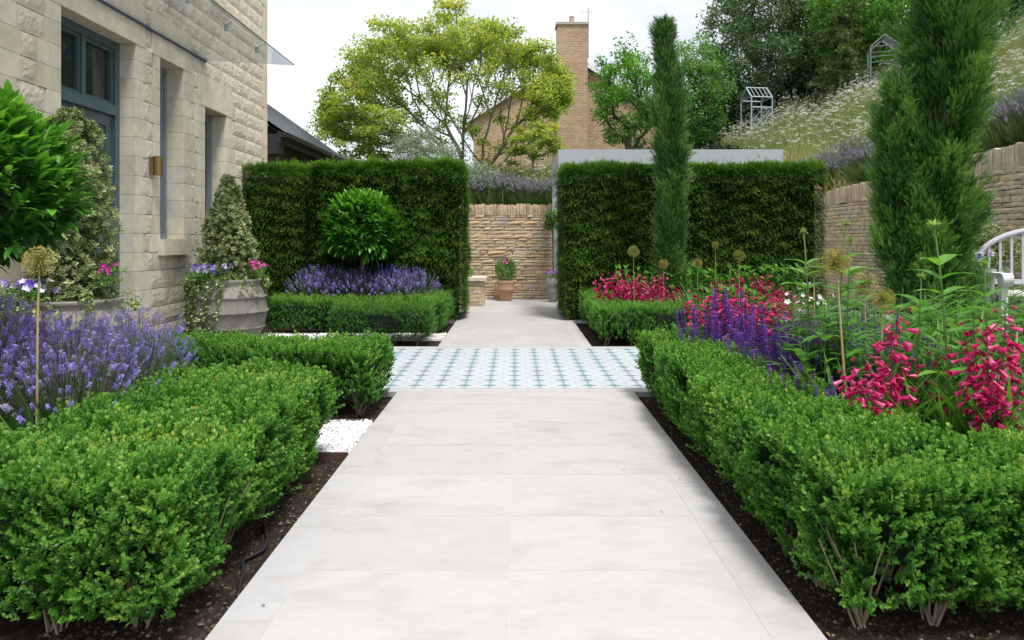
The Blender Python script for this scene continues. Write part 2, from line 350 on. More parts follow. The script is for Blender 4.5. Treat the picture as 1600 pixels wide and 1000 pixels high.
M['black'] = plain('black_plastic', (.016, .016, .018), .45)
M['galv'] = plain('blue_grey_metal', (.33, .40, .44), .5, .3, var=.15)
M['corten'] = plain('rusty_edging', (.10, .05, .035), .85, var=.4, sc=25)
M['slate'] = plain('slate_roof', (.13, .145, .18), .33, var=.25, sc=7, bs=.3)
M['timber'] = plain('barn_timber', (.085, .06, .042), .8, var=.3, sc=9, bs=.5)
M['bpaint'] = plain('bench_paint', (.50, .51, .56), .55, var=.08, sc=10)
M['bwhite'] = plain('white_paint', (.74, .74, .73), .5, var=.04, sc=10)
M['lant'] = plain('slate_blue_metal', (.05, .06, .10), .5)
M['pebble'] = plain('white_pebble', (.84, .84, .83), .8, var=.05)
def glassmat(name, dark, rough=.04):
    m = NM(name); g = m.n('ShaderNodeBsdfGlossy'); g.inputs['Roughness'].default_value = rough; g.inputs[0].default_value = (.9, .95, 1, 1)
    d = m.n('ShaderNodeBsdfDiffuse'); d.inputs[0].default_value = dark+(1,)
    fr = m.n('ShaderNodeFresnel'); fr.inputs[0].default_value = 1.6; ms = m.n('ShaderNodeMixShader'); m.l(fr.outputs[0], ms.inputs[0]); m.l(d.outputs[0], ms.inputs[1]); m.l(g.outputs[0], ms.inputs[2]); return m.fin(ms)
M['pane'] = glassmat('window_glass', (.02, .028, .03))
def canopyglass():
    m = NM('canopy_glass'); g = m.n('ShaderNodeBsdfGlossy'); g.inputs['Roughness'].default_value = .02
    t = m.n('ShaderNodeBsdfTransparent'); t.inputs[0].default_value = (.80, .83, .84, 1)
    fr = m.n('ShaderNodeFresnel'); fr.inputs[0].default_value = 1.52; gi = m.n('ShaderNodeNewGeometry'); ms = m.n('ShaderNodeMixShader'); m.l(m.math('MULTIPLY', fr.outputs[0], m.math('SUBTRACT', 1.0, gi.outputs['Backfacing'])), ms.inputs[0]); m.l(t.outputs[0], ms.inputs[1]); m.l(g.outputs[0], ms.inputs[2]); return m.fin(ms)
M['cglass'] = canopyglass()
def brickmat():
    m = NM('old_brick'); sp = m.n('ShaderNodeSeparateXYZ'); m.l(m.obj(), sp.inputs[0]); cb = m.n('ShaderNodeCombineXYZ')
    m.l(m.math('ADD', sp.outputs[0], sp.outputs[1]), cb.inputs[0]); m.l(sp.outputs[2], cb.inputs[1])
    b = m.n('ShaderNodeTexBrick'); m.l(cb.outputs[0], b.inputs[0]); b.inputs['Scale'].default_value = 1; b.inputs['Brick Width'].default_value = .235; b.inputs['Row Height'].default_value = .078; b.inputs['Mortar Size'].default_value = .011
    b.inputs[1].default_value = (.36, .20, .11, 1); b.inputs[2].default_value = (.52, .35, .21, 1); b.inputs[3].default_value = (.55, .48, .38, 1)
    c = m.mix(m.ramp(m.noise(.6, 5, .6), [(.3, (.2,)*3), (.75, (.9,)*3)]), m.mix(1, b.outputs[0], (.78, .74, .70, 1), 'MULTIPLY'), b.outputs[0])
    return m.fin(m.pr(c, .9, m.bump(b.outputs['Fac'], .3, -.01), spec=.2))
M['brick'] = brickmat()
def potmat(name, a, b, sc=9):
    m = NM(name); c = m.ramp(m.noise(sc, 7, .7), [(.3, a), (.7, b)]); c = m.mix(m.ramp(m.noise(sc*.4, 4), [(.5, (0,)*3), (.75, (.5,)*3)]), c, tuple(x*.6 for x in a))
    wv = m.n('ShaderNodeTexNoise'); mpn = m.n('ShaderNodeMapping'); mpn.inputs['Scale'].default_value = (60, 60, 9); m.l(m.obj(), mpn.inputs[0]); m.l(mpn.outputs[0], wv.inputs['Vector']); wv.inputs['Scale'].default_value = 1
    return m.fin(m.pr(c, .92, m.bump(m.math('ADD', wv.outputs['Fac'], m.math('MULTIPLY', m.noise(40, 5), .6)), .7, .01), spec=.2))
M['potg'] = potmat('weathered_pot', (.20, .18, .155), (.34, .32, .285)); M['potz'] = potmat('grey_glazed_pot', (.24, .23, .23), (.34, .33, .33)); M['terra'] = potmat('terracotta', (.42, .22, .12), (.50, .36, .24), 5)

# ------------------------------------------------------------------ setting
def wall_top(Y): return 2.1+max(0., 13.9-Y)*.045
g = Geo(); g.box(-60, 60, -8, 14.05, -.6, -.045); tag(g.build('ground', M['soil']), kind='structure')

# paving: slabs as real slabs with open joints over a grout bed
def slabs(g, x0, x1, ys, xs=None, top=0.):
    for i in range(len(ys)-1):
        for a, b in zip(xs[:-1], xs[1:]):
            c = .0025; g.box(a+c, b-c, ys[i]+c, ys[i+1]-c, -.04, top-rng.uniform(0, .0008), 0, rng.random())
g = Geo()
ys = [.0, .48, .98, 1.48, 1.98, 2.48, 2.97, 3.5, 4.0, 4.5, 5.0, 5.395]
slabs(g, 0, 0, ys, [-.765, -.018, .77])
yb = [.1, 1.25, 2.15, 3.05, 3.62, 4.42, 5.395]
slabs(g, 0, 0, yb, [-.935, -.765]); yb2 = [.3, 1.4, 2.72, 3.32, 4.21, 4.7, 5.395]; slabs(g, 0, 0, yb2, [.77, .94])
xb = [-3.95, -3.2, -2.3, -1.4, -.5, .4, 1.3, 2.2, 3.1, 3.9]
slabs(g, 0, 0, [5.395, 5.53], xb); slabs(g, 0, 0, [7.585, 7.70], xb)
slabs(g, 0, 0, [7.7, 8.2, 8.7, 9.2, 9.7, 10.2, 10.7, 11.2], [-.72, -.005, .70]); slabs(g, 0, 0, [7.7, 8.5, 9.4, 10.3, 11.2], [-.875, -.72]); slabs(g, 0, 0, [7.7, 8.6, 9.5, 10.4, 11.2], [.70, .865])
slabs(g, 0, 0, [11.2, 11.9, 12.6, 13.3, 13.88], [-4.1, -3.2, -2.3, -1.4, -.5, .4, 1.3, 2.2, 3.1, 4.0, 4.9, 5.8])
g.box(-.933, .938, 0, 5.4, -.043, -.0016, 1); g.box(-3.9, 3.85, 5.4, 7.69, -.043, -.0035, 1); g.box(-.873, .863, 7.69, 11.21, -.043, -.003, 1); g.box(-4.08, 5.78, 11.2, 13.87, -.043, -.0033, 1)
tag(g.build('path', [M['slab'], M['grout']]), kind='structure')
g = Geo(); g.box(-3.95, 3.9, 5.535, 5.535+TS*10-.01, -.04, -.0005); o = g.build('patterned_paving', M['tile'], origin=(TS*.5-.005, 5.535, 0)); tag(o, kind='structure')
# terrace that carries the painted bench
g = Geo(); slabs(g, 0, 0, [6.25, 7.0, 7.8, 8.7], [4.45, 5.2, 6.0], top=.25); g.box(4.45, 6.0, 6.25, 8.7, -.05, .235, 1); tag(g.build('terrace_paving', [M['slab'], M['grout']]), kind='structure')

# bank behind the walls
def bank_z(X, Y):
    X = np.asarray(X, float); Y = np.asarray(Y, float)
    wt = 2.1+np.maximum(0, 13.9-Y)*.045-.12
    wt = np.where((X < 6), 1.80, wt)
    z = wt+.15*np.clip(Y-13.95, 0, 13)+.45*np.clip(X-6.2, 0, 14)
    return z+(.08*np.sin(X*1.3+Y*.7)+.07*np.sin(X*2.9-Y*1.1)+.05*np.sin(Y*2.3+X*.4))*np.clip((Y-13.9+np.maximum(X-6.2, 0))/2, 0, 1)
g = Geo()
xs = np.concatenate([np.linspace(-60, -8, 12), np.linspace(-6, 30, 73), np.linspace(34, 90, 12)]); ysb = np.concatenate([np.linspace(14.15, 32, 50), np.linspace(36, 200, 14)])
XX, YY = np.meshgrid(xs, ysb); V = np.stack([XX, YY, bank_z(XX, YY)], -1).reshape(-1, 3); nx, ny = len(xs), len(ysb)
i = np.arange(ny-1)[:, None]*nx; j = np.arange(nx-1)[None]; fq = np.stack([i+j, i+j+1, i+nx+j+1, i+nx+j], -1).reshape(-1, 4); g.add(V, fq)
xs2 = np.linspace(6.25, 40, 60); ys2 = np.linspace(1, 14.15, 30); XX, YY = np.meshgrid(xs2, ys2); V = np.stack([XX, YY, bank_z(XX, YY)], -1).reshape(-1, 3); nx, ny = 60, 30
i = np.arange(ny-1)[:, None]*nx; j = np.arange(nx-1)[None]; g.add(V, np.stack([i+j, i+j+1, i+nx+j+1, i+nx+j], -1).reshape(-1, 4))
M['bank'] = plain('bank_turf', (.10, .13, .04), .95, var=.4, sc=2, bs=.8, bd=.05)
tag(g.build('bank_terrain', M['bank'], smooth=True), kind='structure')

# ------------------------------------------------------------------ stonework
def stone(g, O, U, Vv, N, u0, u1, v0, v1, d, rough, nu, nv, mi, r, jit=0.):
    O, U, Vv, N = map(np.asarray, (O, U, Vv, N))
    us = np.linspace(u0, u1, nu+1); vs = np.linspace(v0, v1, nv+1); uu, vv = np.meshgrid(us, vs)
    e = np.minimum.reduce([uu-u0, u1-uu, vv-v0, v1-vv])/max(1e-6, min(u1-u0, v1-v0)*.28); e = np.clip(e, 0, 1)
    dd = (d+0*e) if rough < .001 else d*(.75+.25*e)+rough*e*rng.uniform(-.6, 1, uu.shape)
    du = rng.normal(0, jit, uu.shape) if jit else 0; dv = rng.normal(0, jit*.7, uu.shape) if jit else 0
    P = O+(uu+du)[..., None]*U+(vv+dv)[..., None]*Vv+dd[..., None]*N; P = P.reshape(-1, 3); n = nu+1
    i = np.arange(nv)[:, None]*n; j = np.arange(nu)[None]; f = np.stack([i+j, i+j+1, i+n+j+1, i+n+j], -1).reshape(-1, 4)
    ring = list(range(n))+[n*k+nu for k in range(1, nv+1)]+[nv*n+k for k in range(nu-1, -1, -1)]+[n*k for k in range(nv-1, 0, -1)]
    B = P[ring]-np.asarray(N)*(d+.05); m = len(ring); b0 = len(P)
    fs = [[ring[k], b0+k, b0+(k+1) % m, ring[(k+1) % m]] for k in range(m)]
    g.add(np.concatenate([P, B]), np.concatenate([f, np.array(fs)]), mi, r)
def drystone(g, O, U, N, length, z0, top, mat=0, ch=(.045, .10), sl=(.12, .42), cope=.22, d=.03):
    O = np.asarray(O, float); z = z0; Z = np.array([0, 0, 1.])
    tmax = max(top(0), top(length))
    while z < tmax-cope:
        h = random.uniform(*ch); u = -random.uniform(0, .2)
        while u < length:
            w = random.uniform(*sl); zz = z+h
            tt = top(min(max(u, 0), length))-cope
            if z < tt-.01:
                a, b = max(u, 0), min(u+w, length)
                if b-a > .03: stone(g, O, U, Z, N, a+.004, b-.004, z+.004, min(zz, tt+.02)-.004, d+random.uniform(-.014, .014), .008, 3, 2, mat, random.random(), .003)
            u += w
        z += h
    u = 0
    while u < length:
        w = random.uniform(.035, .075); t = top(u)
        stone(g, O, U, Z, N, u+.003, min(u+w, length)-.002, t-cope+.004, t+random.uniform(-.015, .02), d+random.uniform(0, .02), .006, 2, 3, mat, random.choice([.05, .3, .5, .65, .8])+random.uniform(-.04, .04), .003); u += w
def strip_top(g, x0, x1, y0, y1, t0, t1, mi): pass
bw = thing('dry_stone_wall', 'honey coloured dry stone wall closing the far end of the path', 'wall')
g = Geo(); drystone(g, (-5.2, 13.9, 0), (1, 0, 0), (0, -1, 0), 11.0, 0., lambda u: 1.92)
g.box(-5.2, 5.85, 13.9, 14.3, -.1, 1.89, 1); k = g.build('stonework', [M['dry'], M['gap']], bw)
rw = thing('dry_stone_wall', 'tall grey-gold dry stone retaining wall climbing along the right below the bank', 'wall')
g = Geo(); RX = 6.05; drystone(g, (RX, 13.9, 0), (0, -1, 0), (-1, 0, 0), 11.4, 0., lambda u: wall_top(13.9-u), ch=(.05, .085), sl=(.10, .30), cope=.28, d=.035)
V = []
for yy in (13.9, 2.5): V += [(RX+.02, yy, -.1), (RX+.38, yy, -.1), (RX+.38, yy, wall_top(yy)-.03), (RX+.02, yy, wall_top(yy)-.03)]
g.add(V, np.array([[0, 1, 2, 3], [7, 6, 5, 4], [0, 3, 7, 4], [3, 2, 6, 7], [1, 5, 6, 2]]), 1); g.build('stonework', [M['dryg'], M['gap']], rw)
def boulder(name, c, sx, sy, sz, mat, label):
    g = Geo(); n = 10; V = []; Fq = []
    for f in range(6):
        u, v = np.meshgrid(np.linspace(-1, 1, n), np.linspace(-1, 1, n)); w = np.ones_like(u); ax = f//2; s = 1 if f % 2 else -1
        P = np.stack([u, v, w*s], -1).reshape(-1, 3); P = np.roll(P, ax, axis=1)
        P = P/(np.abs(P)**5).sum(1, keepdims=True)**.2; P = P*(1+.09*snoise(P, 2.5, 3)[:, None]); P = P*np.array([sx, sy, sz])
        i = np.arange(n-1)[:, None]*n; j = np.arange(n-1)[None]; q = np.stack([i+j, i+j+1, i+n+j+1, i+n+j], -1).reshape(-1, 4)
        g.add(P, q, 0, .5)
    o = g.build(name, mat, smooth=True); o.location = c; return tag(o, label, 'boulder')
b = at(1268, 294, 13.7); boulder('boulder', (b[0], 14.0, 2.13), .27, .28, .17, M['dry'], 'squared golden boulder on top of the wall corner behind the right hedge')

# ------------------------------------------------------------------ stone house
HX = -4.2
def hy(px): return 4481.4/(805-px)
DO = (6.27, 7.51, 0., 3.36); W2 = (8.02, 8.59, 1.21, 3.35); W3 = (9.18, 9.87, 1.21, 3.0); HC = 11.49
house = thing('stone_house', 'limestone house with teal double door and rough-faced blocks on the left', 'house', (HX, 7, 0))
def hp(g, name, mats, smooth=False, parent=house): return g.build(name, mats, parent, smooth, origin=(HX, 7, 0))
g = Geo(); ops = [DO, W2, W3]; top = 6.4; Zs = np.arange(0, top, .2125)
# backing
edges = sorted([0.5, HC]+[v for o in ops for v in o[:2]])
for a, b in zip(edges[:-1], edges[1:]):
    mid = (a+b)/2; op = [o for o in ops if o[0] < mid < o[1]]
    if not op: g.box(HX-.6, HX, a, b, -.1, top, 2)
    else:
        if op[0][2] > 0: g.box(HX-.6, HX, a, b, -.1, op[0][2]-.02, 2)
        g.box(HX-.6, HX, a, b, op[0][3]+.001, top, 2)
O0 = np.array([HX, 0, 0]); U = np.array([0, 1., 0]); Nn = np.array([1., 0, 0]); Z3 = np.array([0, 0, 1.])
def ash(u0, u1, z0, z1): stone(g, O0, U, Z3, Nn, u0+.002, u1-.002, z0+.002, z1-.002, .030, .0008, 2, 2, 0, random.random())
def rck(u0, u1, z0, z1): stone(g, O0, U, Z3, Nn, u0+.004, u1-.004, z0+.004, z1-.004, .028, .004, max(5, int((u1-u0)/.028)), 7, 1, random.random(), .001)
for k, z in enumerate(Zs):
    z1 = z+.2125
    cuts = []
    for o in ops:
        if z1 > o[2]+.02 and z < o[3]-.02: cuts.append((o[0], o[1], 'open'))
        elif o[3]-.02 <= z < o[3]+.30: cuts.append((o[0]-.18, o[1]+.18, 'lintel'))
    segs = []; u = .6; kinds = 'edge'
    for c in sorted(cuts)+[(HC, HC, 'corner')]:
        segs.append((u, c[0], kinds, c[2])); u = c[1]; kinds = c[2]
    for a, b, kl, kr in segs:
        if b-a < .02: continue
        ql = (.30 if (k//2) % 2 else .20) if kl == 'open' else 0; qr = (.20 if (k//2) % 2 else .30) if kr in ('open', 'corner') else 0
        if kr == 'corner': qr *= .8
        if ql+qr > (b-a)*.92: s = (b-a)*.7/(ql+qr); ql *= s; qr *= s
        if ql: ash(a, a+ql, z, z1)
        if qr: ash(b-qr, b, z, z1)
        u = a+ql; e = b-qr
        if kl == 'edge' and kr == 'open':      # dressed pier before the door, with one rough band
            u = e-(.36 if (k//2) % 2 else .22)
            v = a
            while v < u-.02:
                w = random.uniform(.36, .6)
                if u-v-w < .2: w = u-v
                ash(v, v+w, z, z1); v += w
        while e-u > .02:
            w = random.uniform(.28, .62)
            if e-u-w < .16: w = e-u
            rck(u, min(u+w, e), z, z1); u += w
for o in ops:                                 # lintels, and the dressed jambs that line each opening
    zr = min(z for z in Zs if z >= o[3]-.02)
    zl = [z for z in Zs if o[3]-.02 <= z < o[3]+.30]; zt = zl[-1]+.2125
    stone(g, O0, U, Z3, Nn, o[0]-.18, o[1]+.18, o[3], zt-.002, .034, .0008, 3, 2, 0, .4)
    for k, z in enumerate(Zs):
        a0, a1 = max(z, o[2]), min(z+.2125, o[3]-.006)
        if a1-a0 < .02 or k % 2 and False: continue
        g.box(HX-.30, HX+.022, o[1]-.001-random.uniform(0, .003), o[1]+.02, a0+.002, a1-.002, 0, random.random()); g.box(HX-.30, HX+.022, o[0]-.02, o[0]+.001+random.uniform(0, .002), a0+.002, a1-.002, 0, random.random())
    g.box(HX-.30, HX+.024, o[0], o[1], o[3]-.004, o[3]+.0005, 0, .3)
hp(g, 'wall', [M['ashlar'], M['rock'], M['mortar']])
# sills
for o in (W2, W3):
    g = Geo(); g.box(HX-.2, HX+.11, o[0]-.05, o[1]+.06, o[2]-.19, o[2], 0, .3); hp(g, 'window_sill', [M['ashlar']])
# door set in its frame
dx = HX-.17
fr = Geo(); a, b, z0, z1 = DO
fr.box(dx-.1, dx+.02, a, a+.08, 0, z1-.005); fr.box(dx-.1, dx+.02, b-.085, b-.001, 0, z1-.005); fr.box(dx-.1, dx+.018, a+.08, b-.085, z1-.09, z1-.006); fr.box(dx-.1, dx+.03, a+.08, b-.085, 2.55, 2.66); fr.box(dx-.1, dx+.016, (a+b)/2-.03, (a+b)/2+.03, 2.66, z1-.09)
fo = hp(fr, 'door_frame', M['teal'])
m_ = (a+b)/2
for y0, y1 in ((a+.08, m_-.03), (m_+.03, b-.085)):
    q = Geo(); q.box(dx-.05, dx-.04, y0, y1, 2.66, z1-.09); po = q.build('transom_pane', M['pane'], fo, origin=(HX, 7, 0))
    q = Geo()
    for p0, p1, w0, w1 in ((y0, y1, 2.66, 2.695), (y0, y1, z1-.125, z1-.09), (y0, y0+.035, 2.695, z1-.125), (y1-.035, y1, 2.695, z1-.125)): q.box(dx-.06, dx-.005, p0, p1, w0, w1)
    q.build('transom_sash', M['teal'], fo, origin=(HX, 7, 0))
for y0, y1 in ((a+.08, m_-.002), (m_+.002, b-.085)):
    q = Geo(); xx = dx-.02; q.box(xx-.05, xx-.022, y0, y1, .01, 2.545)
    for p0, p1, w0, w1 in ((y0+.003, y0+.1, .01, 2.545), (y1-.1, y1-.003, .01, 2.545), (y0+.1, y1-.1, 2.43, 2.545), (y0+.1, y1-.1, .01, .25), (y0+.1, y1-.1, 1.0, 1.12)): q.box(xx-.022, xx, p0, p1, w0, w1)
    for w0, w1 in ((.29, .96), (1.16, 2.39)): q.box(xx-.022, xx-.010, y0+.14, y1-.14, w0, w1)
    dd = hp(q, 'door', M['teal'])
    q = Geo(); q.tube([(xx, y1-.05 if y0 < m_-.3 else y0+.05, 1.0), (xx+.05, y1-.05 if y0 < m_-.3 else y0+.05, 1.0)], .01); q.tube([(xx+.05, (y1-.05 if y0 < m_-.3 else y0+.05), 1.0), (xx+.05, (y1-.15 if y0 < m_-.3 else y0+.15), 1.0)], .009); q.build('handle', M['steel'], dd, origin=(HX, 7, 0))
for o in (W2, W3):
    q = Geo(); a, b, z0, z1 = o; xx = HX-.19
    for p0, p1, w0, w1 in ((a, a+.06, z0, z1-.005), (b-.06, b-.001, z0, z1-.005), (a+.06, b-.06, z1-.07, z1-.006), (a+.06, b-.06, z0, z0+.07)): q.box(xx-.08, xx+.01, p0, p1, w0, w1)
    for p0, p1, w0, w1 in ((a+.06, a+.1, z0+.07, z1-.07), (b-.1, b-.06, z0+.07, z1-.07), (a+.1, b-.1, z1-.11, z1-.07), (a+.1, b-.1, z0+.07, z0+.11)): q.box(xx-.07, xx-.012, p0, p1, w0, w1)
    wf = hp(q, 'window', M['greyp']); q = Geo(); q.box(xx-.05, xx-.04, a+.1, b-.1, z0+.11, z1-.11); q.build('pane', M['pane'], wf, origin=(HX, 7, 0))
    q = Geo()
    for k in range(9): y = a+.12+k*(b-a-.24)/8; q.box(xx-.16, xx-.10, y-.012, y+.012, z0+.05, z1-.1)
# glass canopy
q = Geo(); V = [(HX+.03, 4.6, 3.62), (-2.98, 4.6, 3.55), (-2.98, 9.2, 3.55), (HX+.03, 9.2, 3.62)]; V2 = [(x, y, z+.016) for x, y, z in V]
q.add(V+V2, np.array([[0, 3, 2, 1], [4, 5, 6, 7], [0, 1, 5, 4], [1, 2, 6, 5], [2, 3, 7, 6], [3, 0, 4, 7]]))
cn = hp(q, 'glass_canopy', M['cglass'])
q = Geo(); q.box(HX+.026, HX+.05, 4.6, 9.2, 3.59, 3.617); q.tube([(-2.976, 4.6, 3.558), (-2.976, 9.2, 3.558)], .006, 5); q.build('canopy_edge', M['lant'], cn, origin=(HX, 7, 0))
for y in (5.3, 6.7, 7.6, 8.5):
    q = Geo(); q.tube([(-3.22, y, 3.53), (-3.22, y, 3.60)], .02, 10); q.tube([(-3.22, y, 3.60), (HX, y-.05, 4.55)], .0035, 6); q.tube([(-3.22, y, 3.60), (-3.17, y+.04, 3.65)], .012, 6); q.build('canopy_rod', M['greyp'], cn, origin=(HX, 7, 0))
# wall lamp
q = Geo(); lx = HX+.105; q.lathe([(0, -.11), (.045, -.11), (.045, .11), (.040, .11), (.040, .09), (0, .09)], (0, 0, 0), 28); lp = q.build('wall_lamp', M['bronze'], smooth=False); lp.location = (lx, 7.83, 2.05); tag(lp, 'bronze cylinder wall lamp between the teal door and the narrow window', 'lamp')
q = Geo(); q.box(-.075, -.035, -.045, .045, -.10, .10); q.build('back_plate', M['bronze'], lp)

# ------------------------------------------------------------------ barn behind the house
barn = thing('timber_barn', 'low dark timber barn with slate roof behind the stone house corner', 'barn')
g = Geo(); ex, ez, y0, y1 = -4.35, 3.22, 12.65, 17.5; s = .7
th = .05
for k in range(28):                              # courses of slates stepping up the slope
    x = ex-k*.2; z = ez+.04+k*.2*s; g.add([(x+.03, y0, z-.01), (x+.03, y1, z-.01), (x-.2, y1, z+.2*s-.02), (x-.2, y0, z+.2*s-.02), (x+.03, y0, z-.03), (x+.03, y1, z-.03)], np.array([[0, 1, 2, 3], [4, 5, 1, 0]]), 0, rng.random())
g.add([(ex, y0, ez-.05), (ex-5.6, y0, ez-.05+5.6*s), (ex-5.6, y1, ez-.05+5.6*s), (ex, y1, ez-.05)], np.array([[0, 1, 2, 3]])); g.add([(ex, y1+.001, ez-.05), (ex-5.6, y1+.001, ez-.05+5.6*s), (ex-5.6, y1+.001, ez+.1+5.6*s), (ex, y1+.001, ez+.06)], np.array([[0, 1, 2, 3]]))
g.build('roof', M['slate'], barn)
g = Geo(); wx = ex-.45; g.box(wx-4.6, wx, y0+.2, y1-.3, 0, 3.4)
for k in range(24): y = y0+.2+k*.19; g.box(wx, wx+.02, y, y+.18, 0, 3.42, 0, rng.random())
g.build('wall', M['timber'], barn)
g = Geo(); g.box(ex+.005, ex+.14, y0, y1, ez-.11, ez-.02); g.box(ex-.06, ex+.002, y0, y1, ez-.22, ez-.0); gt = g.build('gutter', M['black'], barn)
hx = at(428, 200, 12.75)
g = Geo(); g.box(hx[0]-.10, hx[0]+.12, 12.66, 12.92, ez-.42, ez-.05); g.tube([(hx[0]+.05, 12.8, ez-.4), (hx[0]+.05, 12.8, ez-.5), (hx[0]-.18, 12.82, ez-.72), (hx[0]-.18, 12.82, .1)], .045, 8); g.build('downpipe', M['black'], barn)

# ------------------------------------------------------------------ brick house far behind
BY = 32.; bh = thing('brick_house', 'distant brown brick house gable with tall chimney behind the yellow-green tree', 'house', (2.64, BY, 0))
xc = 2.64; zp = 1.2+300*BY/F-.4; hw = 4.6; sl = .62; zb = 3.0
g = Geo(); ze = zp-hw*sl
V = [(xc-hw, BY, zb), (xc+hw, BY, zb), (xc+hw, BY, ze), (xc, BY, zp), (xc-hw, BY, ze)]; V += [(x, y+9, z) for x, y, z in V]
g.add(V, [np.array([[0, 1, 2, 3, 4], [9, 8, 7, 6, 5]]), np.array([[0, 5, 6, 1], [1, 6, 7, 2], [4, 9, 5, 0]])]); g.build('wall', M['brick'], bh, origin=(xc, BY, 0))
g = Geo()
for s_ in (-1, 1):
    V = []
    for t, dz in ((0, .02), (0, .12)):
        for y in (BY-.22, BY+9.2): V += [(xc, y, zp+dz), (xc+s_*(hw+.4), y, zp+dz-(hw+.4)*sl)]
    g.add(V, np.array([[0, 1, 3, 2], [4, 6, 7, 5], [0, 4, 5, 1], [2, 3, 7, 6], [1, 5, 7, 3]]))
rf = g.build('roof', M['slate'], bh, origin=(xc, BY, 0))
g = Geo()
for s_ in (-1, 1):
    V = []
    for y in (BY-.26, BY-.225):
        V += [(xc, y, zp+.13), (xc+s_*(hw+.4), y, zp+.13-(hw+.4)*sl), (xc+s_*(hw+.4), y, zp-.12-(hw+.4)*sl), (xc, y, zp-.12)]
    g.add(V, np.array([[0, 1, 2, 3], [4, 7, 6, 5], [0, 4, 5, 1], [3, 2, 6, 7]]))
g.build('barge_board', M['bwhite'], bh, origin=(xc, BY, 0))
c0, c1 = (870-805)*BY/F, (917-805)*BY/F; zt = 1.2+337*BY/F
g = Geo(); g.box(c0, c1, BY-.34, BY+.5, zb, zt-.12); g.box(c0-.06, c1+.06, BY-.40, BY+.56, zt-.12, zt, 1); ch = g.build('chimney', [M['brick'], M['mortar']], bh, origin=(xc, BY, 0))
g = Geo(); g.tube([(c1+.05, BY-.1, zt-1.6), (c1+.05, BY-.1, zt+.75)], .022, 6); g.tube([(c1-.35, BY-.1, zt+.55), (c1+.3, BY-.1, zt+.55)], .012, 5); g.build('aerial', M['steel'], bh, origin=(xc, BY, 0))
g = Geo(); g.lathe([(.0, 0), (.13, 0), (.11, .32), (.13, .36), (.0, .36)], ((c0+c1)/2, BY+.05, zt), 14); g.build('chimney_pot', M['terra'], bh, origin=(xc, BY, 0))

# ------------------------------------------------------------------ pergola
pg = thing('pergola', 'pale grey painted pergola frame behind the right yew hedge', 'pergola')
px0, px1, py0, py1, pz = .74, 4.55, 11.66, 13.6, 2.74
for x, y in ((px0, py0), (px0, py1), (px1, py0), (px1, py1)):
    g = Geo(); sx = 1 if x == px0 else -1; g.box(min(x, x+sx*.11), max(x, x+sx*.11), y-.055, y+.055, 0, pz-.245); g.build('post', M['perg'], pg)
for nm, b4 in (('beam', (px0-.005, px1+.005, py0-.058, py0+.06)), ('beam', (px0-.005, px1+.005, py1-.06, py1+.058))): g = Geo(); g.box(*b4, pz-.245, pz); g.build(nm, M['perg'], pg)
for x in (px0-.002, px1-.108): g = Geo(); g.box(x, x+.11, py0+.061, py1-.061, pz-.243, pz-.002); g.build('beam', M['perg'], pg)
for k in range(6): x = px0+.6+k*.55; g = Geo(); g.box(x, x+.05, py0+.061, py1-.061, pz-.16, pz-.02); g.build('rafter', M['perg'], pg)

# ------------------------------------------------------------------ garden arches on the bank
def arch(px, py, Y, label, h=2.1, w=.80, dep=.42, rz=.12, mt='galv'):
    x, y, _ = at(px, py, Y); z = float(bank_z(x, y)); t = thing('garden_arch', label, 'arch', (x, y, z), rz, 'metal garden arches on the bank')
    a = Geo(); r = .028
    for sy in (-dep, dep):
        a.tube([(-w/2, sy, 0), (-w/2, sy, h*.8), (0, sy, h) if False else (-w/2, sy, h*.8)][:2], r, 6)
        a.tube([(w/2, sy, 0), (w/2, sy, h*.8)], r, 6)
    for sx in (-w/2, w/2):
        a.tube([(sx, -dep, h*.8), (sx, 0, h)], r, 6); a.tube([(sx, dep, h*.8), (sx, 0, h)], r, 6)
        for zz in (h*.62, h*.8): a.tube([(sx, -dep, zz), (sx, dep, zz)], r*.7, 5)
    for sy, zz in ((-dep, h*.8), (dep, h*.8), (0, h), (-dep, h*.62), (-dep, h*.1)): a.tube([(-w/2, sy, zz), (w/2, sy, zz)], r*.8, 5)
    a.build('frame', M[mt], t)
    a = Geo()
    for k in range(1, 5): a.tube([(-w/2+k*w/5, -dep, h*.8), (-w/2+k*w/5, 0, h)], .012, 5)
    a.build('roof_bar', M[mt], t); a = Geo()
    for k in range(5):
        for q in range(6):
            u = -w/2+w*(k+.5)/5; zz = h*.1+q*h*.087; dx = w/10*(1 if (k+q) % 2 else -1)
            a.tube([(u-dx, -dep, zz), (u+dx, -dep, zz+h*.087)], .008, 4)
    a.build('lattice', M[mt], t)
arch(1182, 215, 25.3, 'pale blue-grey metal garden arch standing in the daisies left of the conifers')
M['galvd'] = plain('dull_grey_metal', (.16, .19, .20), .6, .2)
arch(1380, 165, 23.0, 'darker metal garden arch half hidden behind the tall juniper', h=1.85, rz=1.2, mt='galvd')

